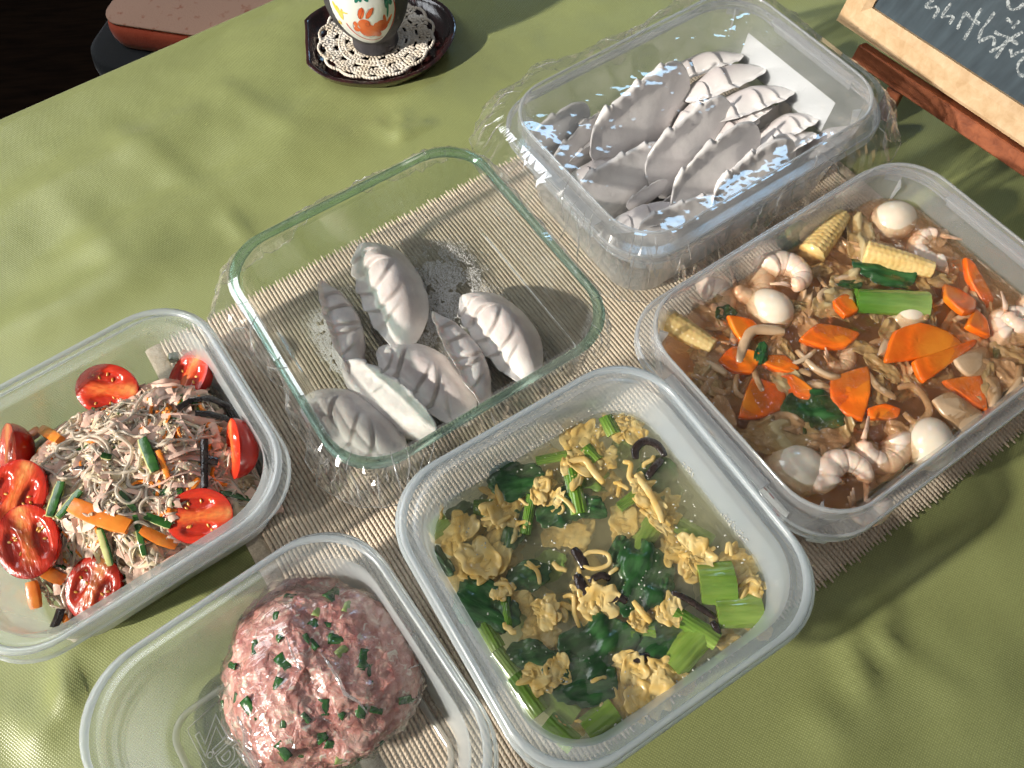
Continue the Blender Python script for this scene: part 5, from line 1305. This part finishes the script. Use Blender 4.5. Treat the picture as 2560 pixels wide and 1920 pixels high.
def skin_point(x, y, off):
    px = q8(x, y); z = 3.6
    for _ in range(8):
        l = MEAT.L(px[0], px[1], z); dx, dy = (l[0] - MC[0]) / 4.35, (l[1] - MC[1]) / 4.75; q = max(0.02, 1 - dx * dx - dy * dy); z = .5 * z + .5 * (2.42 + 2.3 * math.sqrt(q))
    d = Vector((dx, dy, math.sqrt(q))).normalized(); kk = mince_r(d, False) + off
    return Vector((4.35 * d.x * kk, 4.75 * d.y * kk, 2.3 * d.z * kk))
for cp, cw in (([(1245, 665), (1275, 720), (1325, 800), (1345, 850), (1410, 890), (1460, 950)], .07), ([(1090, 600), (1110, 660), (1150, 740), (1180, 790)], .05), ([(1600, 655), (1660, 690), (1725, 680), (1700, 720), (1600, 745)], .05), ([(900, 940), (930, 1010), (920, 1080), (985, 1150), (1000, 1215)], .12), ([(790, 980), (820, 1060), (880, 1080)], .06), ([(860, 1090), (930, 1130), (960, 1200)], .10), ([(1260, 980), (1300, 1010)], .05), ([(1600, 620), (1640, 600), (1680, 660)], .04)):
    mb = MB(); mb.tube([skin_point(a, b, .075) for a, b in cp], lambda t: cw * (.3 + math.sin(math.pi * min(.97, max(.03, t)))), 6, .5); mb.build('crease', M_CREASE, o)  # hazy white tubes: film creases, the widest painting in the glare at lower left
tag(o, 'tight shiny cling film wrapped round the minced meat ball', 'cling film')
# ------------------------------------------------------------------ vase, doily, saucer
VC = Vector((-9.05, 54.0, 0))
M_CLAY = pbr('dark_grey_clay', (0.035, 0.034, 0.040), (0.055, 0.052, 0.060), 0.5, 120, 0.15, 500, spec=0.35)
M_GLAZE = pbr('white_glaze', (0.74, 0.77, 0.75), (0.80, 0.82, 0.80), 0.14, 40, 0.03, 80, coat=0.5)
VP = [(0, 0), (1.72, 0), (1.80, .12), (1.78, .7), (1.85, 1.15), (2.3, 1.8), (2.75, 2.6), (3.05, 3.5), (3.18, 4.5), (3.12, 5.6), (2.85, 6.8), (2.3, 8.0), (1.5, 9.0), (1.05, 10.0), (1.0, 11.6), (1.25, 12.2), (1.1, 12.25), (.85, 11.6), (.8, 10.2), (0.0, 10.0)]
def vprof(z):
    pts = VP[2:15]
    for a, b in zip(pts, pts[1:]):
        if a[1] <= z <= b[1]: t = (z - a[1]) / (b[1] - a[1]); return a[0] + (b[0] - a[0]) * t
    return pts[0][0]
def spline_profile(pts, n=5):
    o = []
    for i in range(len(pts) - 1):
        p0, p1, p2, p3 = [Vector(pts[max(0, min(len(pts) - 1, k))]) for k in (i - 1, i, i + 1, i + 2)]
        for k in range(n):
            t = k / n; c = 0.5 * ((2 * p1) + (p2 - p0) * t + (2 * p0 - 5 * p1 + 4 * p2 - p3) * t * t + (3 * p1 - p0 - 3 * p2 + p3) * t ** 3); o.append((max(0, c.x), c.y))
    o.append(pts[-1]); return o
prof = [VP[0], VP[1]] + spline_profile(VP[2:15]) + VP[15:]
nseg = 64; v = [(rr * math.cos(2 * math.pi * j / nseg), rr * math.sin(2 * math.pi * j / nseg), z) for rr, z in prof for j in range(nseg)]
VZ = 0.85
vase = empty('bottle_vase', VC + Vector((0, 0, VZ)), 0); tag(vase, 'dark clay vase with a white painted medallion, standing on a doily', 'vase')
obj('body', v, grid_faces(len(prof), nseg, False, True), M_CLAY, vase, sharp=40)
PROFS = spline_profile(VP[2:15])
def vr(z):
    for a, b in zip(PROFS, PROFS[1:]):
        if a[1] <= z <= b[1]: return a[0] + (b[0] - a[0]) * (z - a[1]) / max(1e-6, b[1] - a[1])
    return PROFS[0][0]
VF = R(-88)
def on_vase(u, z, off): rr = vr(z) + off; a = VF + u / 3.0; return (rr * math.cos(a), rr * math.sin(a), z)
def disc(cx, cz, rx, rz, rot=0.0, nr=6, na=40, wob=0.0, seed=0):
    v = []; c, s = math.cos(rot), math.sin(rot)
    for i in range(nr + 1):
        for j in range(na):
            a = 2 * math.pi * j / na; k = i / nr * (1 + wob * nz3(math.cos(a) * 1.5, math.sin(a) * 1.5, seed)); x, y = rx * k * math.cos(a), rz * k * math.sin(a)
            v.append((cx + x * c - y * s, cz + x * s + y * c))
    return v, grid_faces(nr + 1, na, False, True)
def stroke(pts, wd):
    v = []
    pts = [Vector(p) for p in pts]
    for i, p in enumerate(pts):
        t = (pts[min(i + 1, len(pts) - 1)] - pts[max(0, i - 1)]).normalized(); n_ = Vector((-t.y, t.x)); k = wd(i / (len(pts) - 1)) if callable(wd) else wd
        v += [tuple(p + n_ * k), tuple(p - n_ * k)]
    return v, grid_faces(len(pts), 2)
def paint(name, shapes, mat, off):
    mb = MB()
    for vv, ff in shapes: mb.add([on_vase(u, max(.05, z), off) for u, z in vv], ff)
    return mb.build(name, mat, vase)
K = .00678
def vp(x, y): return ((x - 1100) * K, .12 + (640 - y) * K / .66)       # survey pixels of the medallion -> surface cm
def arc(cx, cy_, rr, a0, a1, n=30): return [vp(cx + rr * math.cos(R(a0 + (a1 - a0) * i / n)), cy_ + rr * math.sin(R(a0 + (a1 - a0) * i / n))) for i in range(n + 1)]
c0 = vp(1080, 60)
paint('medallion', [disc(c0[0], c0[1] + .35, 2.55, 4.85, 0, 14, 64, .03, 3)], M_GLAZE, .025)
M_RED = pbr('red_overglaze', (0.62, 0.035, 0.02), (0.70, 0.08, 0.03), 0.2, 60, coat=.4); M_RAB = pbr('vermilion_overglaze', (0.70, 0.085, 0.025), (0.80, 0.22, 0.08), 0.2, 50, coat=.4)
M_TEAL = pbr('green_overglaze', (0.01, 0.16, 0.12), (0.02, 0.24, 0.17), 0.15, 60, coat=.4); M_YEL = pbr('yellow_overglaze', (0.72, 0.52, 0.06), (0.78, 0.62, 0.18), 0.2, 60, coat=.4); M_INK = pbr('dark_outline_overglaze', (0.10, 0.015, 0.012), None, .3)
paint('red_ring', [stroke(arc(1145, 165, 285, 200, 262), .055), stroke(arc(1145, 165, 283, 158, 68), .04), stroke(arc(1145, 165, 283, 48, -20), .035)], M_RED, .04)
def dd(x, y, rx, ry, rot=0): c = vp(x, y); return disc(c[0], c[1], rx * K, ry * K / .66, -rot, 4, 28)
rab = [dd(1075, 268, 64, 48), dd(1100, 330, 88, 62), dd(1165, 345, 70, 50), dd(1250, 305, 70, 52), dd(1066, 175, 30, 46, .3), dd(1150, 180, 24, 48, .65), dd(985, 310, 32, 26), dd(985, 265, 22, 26), dd(1185, 292, 22, 30, .3), dd(1290, 262, 18, 46, 0), dd(1330, 285, 18, 55, .6), dd(1205, 385, 34, 26)]
paint('painted_rabbit', rab, M_RAB, .042)
paint('rabbit_outline', [stroke([vp(1020 + 70 * math.cos(a), 300 + 70 * math.sin(a)) for a in [2.0 + .2 * i for i in range(12)]], .012), stroke([vp(1110 + 20 * math.cos(a), 268 + 16 * math.sin(a)) for a in [.3 * i for i in range(22)]], .01),
                         stroke([vp(1040, 218), vp(1030, 185), vp(1050, 140), vp(1090, 128), vp(1085, 160), vp(1055, 200), vp(1050, 220)], .012), stroke([vp(1105, 220), vp(1112, 175), vp(1150, 145), vp(1190, 150), vp(1175, 185), vp(1120, 225)], .012),
                         stroke([vp(1010, 330), vp(1040, 380), vp(1100, 405), vp(1160, 395)], .012)], M_INK, .05)
paint('green_leaf', [dd(1090, 40, 26, 52, .1), dd(1060, 60, 24, 40, .5), dd(1130, 60, 24, 40, -.5), dd(1040, 20, 50, 22, .2), dd(1150, 20, 60, 22, -.2), dd(1345, 130, 26, 50, .15), dd(1375, 125, 28, 45, -.2), dd(1340, 190, 12, 60, .2)], M_TEAL, .042)
paint('yellow_flower', [dd(1315, 20, 56, 42, 0), dd(800, 165, 20, 50, -.5), dd(830, 190, 20, 52, -.2), dd(860, 200, 14, 48, .1), dd(880, 180, 50, 8, .1), dd(797, 285, 22, 20)], M_YEL, .042)
paint('flower_outline', [stroke(arc(1315, 15, 62, 0, 360), .014)], M_INK, .046)

M_YARN = pbr('crochet_cotton', (0.66, 0.57, 0.45), (0.84, 0.79, 0.72), 0.85, 60, 0.6, 500, spec=0.1, bdist=0.0008)
DC = Vector((-9.05, 54.15, 0)); dz0 = 0.62
mb = MB(); r = random.Random(2)
mb.tube([(0.02, 0, 0), (0, 0, .02)], 1.75, 30)
ring_i = 0; rr = 1.7
while rr < 4.75:
    n_ = int(2 * math.pi * rr / .30); hole = ring_i in (3, 4, 8, 9)
    for k in range(n_):
        if hole and (k + ring_i % 2) % 5 < 2: continue
        a = 2 * math.pi * k / n_ + ring_i * .2; sc_ = 1 + (0.055 * math.cos(a * 14) * sm(3.6, 4.7, rr))
        z = .10 * sm(3.4, 4.7, rr) * (1 + math.sin(a * 14 + 1)) + .03 * r.random()
        M = Matrix.Rotation(a + (math.pi / 2 if ring_i % 2 else r.uniform(-.4, .4)), 3, 'Z') @ Matrix.Rotation(r.uniform(-.3, .3), 3, 'Y')
        mb.blob((rr * sc_ * math.cos(a), rr * sc_ * math.sin(a), z), (.27, .15, .09), 6, 4, M)
    rr += .22; ring_i += 1
for k in range(14 * 9):                                            # scalloped edge loops
    a = 2 * math.pi * k / (14 * 9); q = (k % 9) / 9; rad = 4.72 + .32 * math.sin(math.pi * q)
    mb.blob((rad * math.cos(a), rad * math.sin(a), .12 + .10 * math.sin(math.pi * q)), (.20, .13, .15), 7, 5, Matrix.Rotation(a + 1.57 + .5 * math.cos(math.pi * q), 3, 'Z'))
tag(mb.build('crochet_doily', M_YARN, loc=tuple(DC + Vector((0, .35, dz0))), scale=.92), 'round cream crocheted doily under the dark vase', 'doily')
M_LACQ = pbr('dark_lacquered_wood', (0.010, 0.004, 0.004), (0.045, 0.012, 0.012), 0.22, 30, 0.15, 60, coat=.5, stretch=(6, 1, 1))
rings = []
for s, z in ((.55, .0), (.80, .02), (.95, .30), (1.0, .82), (1.01, .95), (.99, 1.0), (.96, .98), (.93, .78), (.86, .52), (.70, .42), (.3, .40), (.02, .40)):
    ring = []
    for j in range(72):
        a = 2 * math.pi * j / 72; x = 6.25 * math.cos(a) * s; y = 5.4 * math.sin(a) * s
        x = max(x, -5.55 * s - .25 * math.sin(a) * s); k = 1 + .02 * nz3(math.cos(a) * 2, math.sin(a) * 2, 5)
        ring.append((x * k, y * k, z + (.25 * sm(.5, 1, abs(math.cos(a))) if s > .9 else 0)))
    rings.append(ring)
v, f = loft(rings)
tag(obj('wooden_saucer', v, f, M_LACQ, sharp=50, loc=tuple(Vector((-9.0, 54.6, -.05))), rot=(0, 0, R(3))), 'dark lacquered wooden saucer under the doily and vase', 'saucer')

# ------------------------------------------------------------------ chalkboard on a small easel
E_ = Vector((0.563, -0.826, 0)).normalized(); AW = Vector((0.826, 0.563, 0)).normalized(); BT = R(76)
U_ = AW * math.cos(BT) + Vector((0, 0, 1)) * math.sin(BT); NB = E_.cross(U_) * -1.0
if NB.z < 0: NB = -NB
BA = Vector((25.22, 48.77, 4.5)); BW, BH, FW = 30.0, 22.0, 1.9
def bp_(x, y, n=0.0): return BA + E_ * x + U_ * y + NB * n
def mat_wood(name, c1, c2, scale, axis):
    m, nt, out = newmat(name)
    co = N(nt, 'ShaderNodeTexCoord').outputs['Generated'] if False else texco(nt, 'Object')
    mp = N(nt, 'ShaderNodeMapping', {0: co}); mp.inputs['Rotation'].default_value = (0, 0, axis); 
    mp2 = N(nt, 'ShaderNodeMapping', {0: mp.outputs[0]}); mp2.inputs['Scale'].default_value = (0.15, 1.6, 1.6)
    nz = N(nt, 'ShaderNodeTexNoise', {'Vector': mp2.outputs[0], 'Scale': scale, 'Detail': 6, 'Roughness': .65, 'Distortion': .8})
    n2 = N(nt, 'ShaderNodeTexNoise', {'Vector': co, 'Scale': scale * .6, 'Detail': 5})
    mm = N(nt, 'ShaderNodeMath', {0: nz.outputs[0], 1: n2.outputs[0]}, operation='ADD'); mr = N(nt, 'ShaderNodeMapRange', {0: mm.outputs[0], 1: .75, 2: 1.25})
    mx = N(nt, 'ShaderNodeMix', {0: mr.outputs[0], 6: c4(c1), 7: c4(c2)}, data_type='RGBA')
    bp = N(nt, 'ShaderNodeBump', {'Height': nz.outputs[0], 'Strength': .25, 'Distance': .001})
    b = N(nt, 'ShaderNodeBsdfPrincipled', {'Base Color': mx.outputs[2], 'Roughness': .5, 'Specular IOR Level': .35, 'Normal': bp.outputs[0]})
    nt.links.new(b.outputs[0], out.inputs[0]); return m
BAX = -math.atan2(E_.y, E_.x)
M_PINE = mat_wood('pale_pine', (0.50, 0.33, 0.18), (0.66, 0.48, 0.30), 110, -BAX)
M_MAHO = mat_wood('red_brown_wood', (0.17, 0.045, 0.018), (0.33, 0.10, 0.04), 130, -BAX)
board = empty('chalkboard', BA); tag(board, 'framed chalkboard with white handwriting, standing on a wooden easel', 'chalkboard')
def bobj(name, pts, faces, mat, smooth=False, sharp=None): return obj(name, [p - BA for p in pts], faces, mat, board, smooth, sharp)
def mitre(a, b, c, d, name):                                       # outer a-b, inner d-c
    sec = [(0, -.5), (0, .65), (.12, .78), (.75, .86), (1.0, .55), (1.0, -.5)]; v = []
    for t, n_ in sec:
        for (p, q) in ((a, d), (b, c)): x = p[0] + (q[0] - p[0]) * t; y = p[1] + (q[1] - p[1]) * t; v.append(bp_(x, y, n_))
    f = [(2 * i, 2 * i + 1, 2 * ((i + 1) % 6) + 1, 2 * ((i + 1) % 6)) for i in range(6)] + [tuple(range(0, 12, 2)), tuple(reversed(range(1, 12, 2)))]
    return bobj(name, v, f, M_PINE)
mitre((0, 0), (BW, 0), (BW - FW, FW), (FW, FW), 'frame_rail'); mitre((BW, 0), (BW, BH), (BW - FW, BH - FW), (BW - FW, FW), 'frame_rail')
mitre((BW, BH), (0, BH), (FW, BH - FW), (BW - FW, BH - FW), 'frame_rail'); mitre((0, BH), (0, 0), (FW, FW), (FW, BH - FW), 'frame_rail')
def mat_slate():
    m, nt, out = newmat('slate_board')
    n1 = N(nt, 'ShaderNodeTexNoise', {'Vector': texco(nt, 'Object'), 'Scale': 14.0, 'Detail': 5, 'Roughness': .7})
    n2 = N(nt, 'ShaderNodeTexNoise', {'Vector': texco(nt, 'Object', (1, 6, 1)), 'Scale': 40.0, 'Detail': 4})
    mm = N(nt, 'ShaderNodeMath', {0: n1.outputs[0], 1: n2.outputs[0]}, operation='ADD'); mr = N(nt, 'ShaderNodeMapRange', {0: mm.outputs[0], 1: .7, 2: 1.4})
    mx = N(nt, 'ShaderNodeMix', {0: mr.outputs[0], 6: (0.016, 0.028, 0.040, 1), 7: (0.050, 0.076, 0.096, 1)}, data_type='RGBA')
    b = N(nt, 'ShaderNodeBsdfPrincipled', {'Base Color': mx.outputs[2], 'Roughness': .5, 'Specular IOR Level': .4}); nt.links.new(b.outputs[0], out.inputs[0]); return m
bobj('slate', [bp_(FW - .1, FW - .1, .30), bp_(BW - FW + .1, FW - .1, .30), bp_(BW - FW + .1, BH - FW + .1, .30), bp_(FW - .1, BH - FW + .1, .30)], [(0, 1, 2, 3)], mat_slate())
def mat_chalk():
    m, nt, out = newmat('white_chalk')
    nz = N(nt, 'ShaderNodeTexNoise', {'Vector': texco(nt, 'Object'), 'Scale': 700.0, 'Detail': 3}); mr = N(nt, 'ShaderNodeMapRange', {0: nz.outputs[0], 1: .40, 2: .66, 3: .10, 4: .62})
    d = N(nt, 'ShaderNodeBsdfDiffuse', {0: (.72, .78, .80, 1)}); t = N(nt, 'ShaderNodeBsdfTransparent'); mx = N(nt, 'ShaderNodeMixShader', {0: mr.outputs[0], 1: t.outputs[0], 2: d.outputs[0]})
    nt.links.new(mx.outputs[0], out.inputs[0]); return m
M_CHALK = mat_chalk()
def board_xy(px, py):
    d = CAM_R @ Vector(((px - 1280) / (0.78 * 2560), -(py - 960) / (0.78 * 2560), -1.0)); o = Vector((0, 0, CAM_H))
    t = (bp_(0, 0, .33) - o).dot(NB) / d.dot(NB); q = o + d * t - bp_(0, 0, .33); return q.dot(E_), q.dot(U_)
def qb(x, y): return board_xy(2200 + .16275 * x, .16275 * y)
STROKES = [[(820, 0), (690, 90), (760, 130), (870, 95), (900, 160), (815, 280)], [(1090, 50), (990, 180), (930, 270), (1090, 240), (1130, 270), (1060, 370)],
           [(1310, 190), (1250, 300), (1185, 450)], [(1310, 190), (1400, 290), (1530, 370)], [(1560, 130), (1480, 250), (1400, 430), (1285, 610)], [(1760, 190), (1640, 350), (1560, 450), (1510, 610)],
           [(1510, 650), (1640, 580), (1740, 560), (1760, 620), (1740, 710)], [(1760, 480), (1800, 520), (1950, 570), (2120, 680)], [(2190, 490), (2050, 570), (1950, 650), (1850, 780), (1775, 890)], [(1680, 800), (1850, 720), (1980, 600)],
           [(1940, 280), (2000, 340), (2030, 350)], [(2140, 320), (2080, 380), (2030, 440)], [(2060, 840), (2130, 800), (2212, 780)], [(2212, 880), (2130, 960), (2100, 1050), (2140, 1150), (2212, 1170)],
           [(1960, 0), (1970, 110), (2020, 155), (2130, 130), (2212, 50)], [(2000, 750), (2030, 880)]]
mbk = []
for st in STROKES:
    p = [Vector(qb(*q)) for q in st]; dn = []
    for i in range(len(p) - 1):
        for k in range(5): dn.append(p[i].lerp(p[i + 1], k / 5))
    dn.append(p[-1]); sw = dn[:]
    for _ in range(2): sw = [sw[0]] + [(sw[i - 1] + sw[i] * 2 + sw[i + 1]) / 4 for i in range(1, len(sw) - 1)] + [sw[-1]]
    vv, ff = stroke(sw, lambda t: .085 + .025 * math.sin(t * 9)); bobj('chalk_stroke', [bp_(a, b, .312) for a, b in vv], ff, M_CHALK)
easel = empty('easel', BA - Vector((0, 0, 4.5))); tag(easel, 'small red-brown wooden easel holding the chalkboard', 'easel')
def ebar(name, p, q, wd, th, upv):
    p, q = Vector(p), Vector(q); t = (q - p).normalized(); s_ = t.cross(upv).normalized(); u_ = s_.cross(t); rings = []; ch = .08
    for end in (p, q):
        rings.append([tuple(end + s_ * a + u_ * b - BA + Vector((0, 0, 4.5))) for a, b in ((-wd / 2 + ch, -th / 2), (wd / 2 - ch, -th / 2), (wd / 2, -th / 2 + ch), (wd / 2, th / 2 - ch), (wd / 2 - ch, th / 2), (-wd / 2 + ch, th / 2), (-wd / 2, th / 2 - ch), (-wd / 2, -th / 2 + ch))])
    v, f = loft(rings); return obj(name, v, f, M_MAHO, easel, smooth=False)
ebar('ledge', bp_(2.6, -.95, .55), bp_(27.4, -.6, .55), 1.2, .95, NB)
ebar('leg', bp_(6.2, -2.0, -.2) + Vector((0, 0, 0)), P(2205, 292, .4), 1.1, .7, NB)
ebar('leg', bp_(23.5, -2.0, -.2), bp_(27.5, -2, -.2) * 1 + Vector((0, 0, -2.1)), 1.1, .7, NB)
ebar('upright', bp_(9, -2, -1.0), bp_(14.6, 26, -1.0), 1.2, .8, NB); ebar('upright', bp_(21, -2, -1.0), bp_(15.4, 26, -1.0), 1.2, .8, NB)
ebar('back_leg', bp_(15, 20, -1.9), BA + E_ * 15 + AW * 14 - Vector((0, 0, 4.2)), 1.2, .8, AW)

# ------------------------------------------------------------------ chair with a seat cushion beside the table
M_BLK = pbr('black_chair_fabric', (0.006, 0.008, 0.010), (0.012, 0.016, 0.020), 0.8, 600, 0.3, 900, sheen=.3)
M_CUSH = pbr('orange_cushion_side', (0.55, 0.075, 0.028), (0.62, 0.11, 0.05), 0.85, 40, 0.3, 500, sheen=.3)
M_CUSHT = pbr('mottled_pink_cushion_top', (0.64, 0.38, 0.27), (0.48, 0.18, 0.11), 0.85, 75, 0.3, 400, contrast=(.58, .70), sheen=.2)
a_, b_ = P(247, 45, -24), P(487, 80, -24); cx_ = (b_ - a_).normalized(); cang = math.atan2(cx_.y, cx_.x); cyv = Vector((-cx_.y, cx_.x, 0))
def pad(name, w_, h_, z0, z1, r_, mat, par, x0=0.0, y0=0.0, mats=None, bulge=.4):
    rg = [(.9, z0), (.25, z0 + .2), (0, z0 + (z1 - z0) * .35), (0, z0 + (z1 - z0) * .65), (.25, z1 - .25), (.9, z1)]
    rings = [[(p[0] + x0, p[1] + y0, p[2]) for p in rring(w_ - 2 * i, h_ - 2 * i, r_, z, 8)] for i, z in rg]
    for s in (.75, .5, .25, .02): rings.append([(p[0] * s + x0, p[1] * s + y0, z1 + bulge * (1 - s ** 2)) for p in rring(w_ - 1.8, h_ - 1.8, r_, 0, 8)])
    v, f = loft(rings); return obj(name, v, f, mat, par)
chair = empty('chair', a_ + cx_ * 18 + cyv * 18 + Vector((0, 0, -48)), cang); tag(chair, 'black upholstered chair standing beside the table', 'chair')
pad('seat', 44, 44, 38.5, 43.6, 5, M_BLK, chair)
for sx in (-19, 19):
    for sy in (-19, 19):
        mb = MB(); mb.tube([(sx, sy, 0), (sx * .92, sy * .92, 38.8)], lambda t: 1.3 + .5 * t, 10); mb.build('leg', M_BLK, chair)
cush = empty('seat_cushion', a_ + cx_ * 18 + cyv * 18 + Vector((0, 0, -4.2)), cang); tag(cush, 'orange seat cushion with mottled pink top on the black chair', 'cushion')
pad('side_panel', 37, 37, 0, 3.6, 3, M_CUSH, cush, bulge=.1)
pad('top_panel', 36.4, 36.4, 3.45, 4.1, 2.8, M_CUSHT, cush)
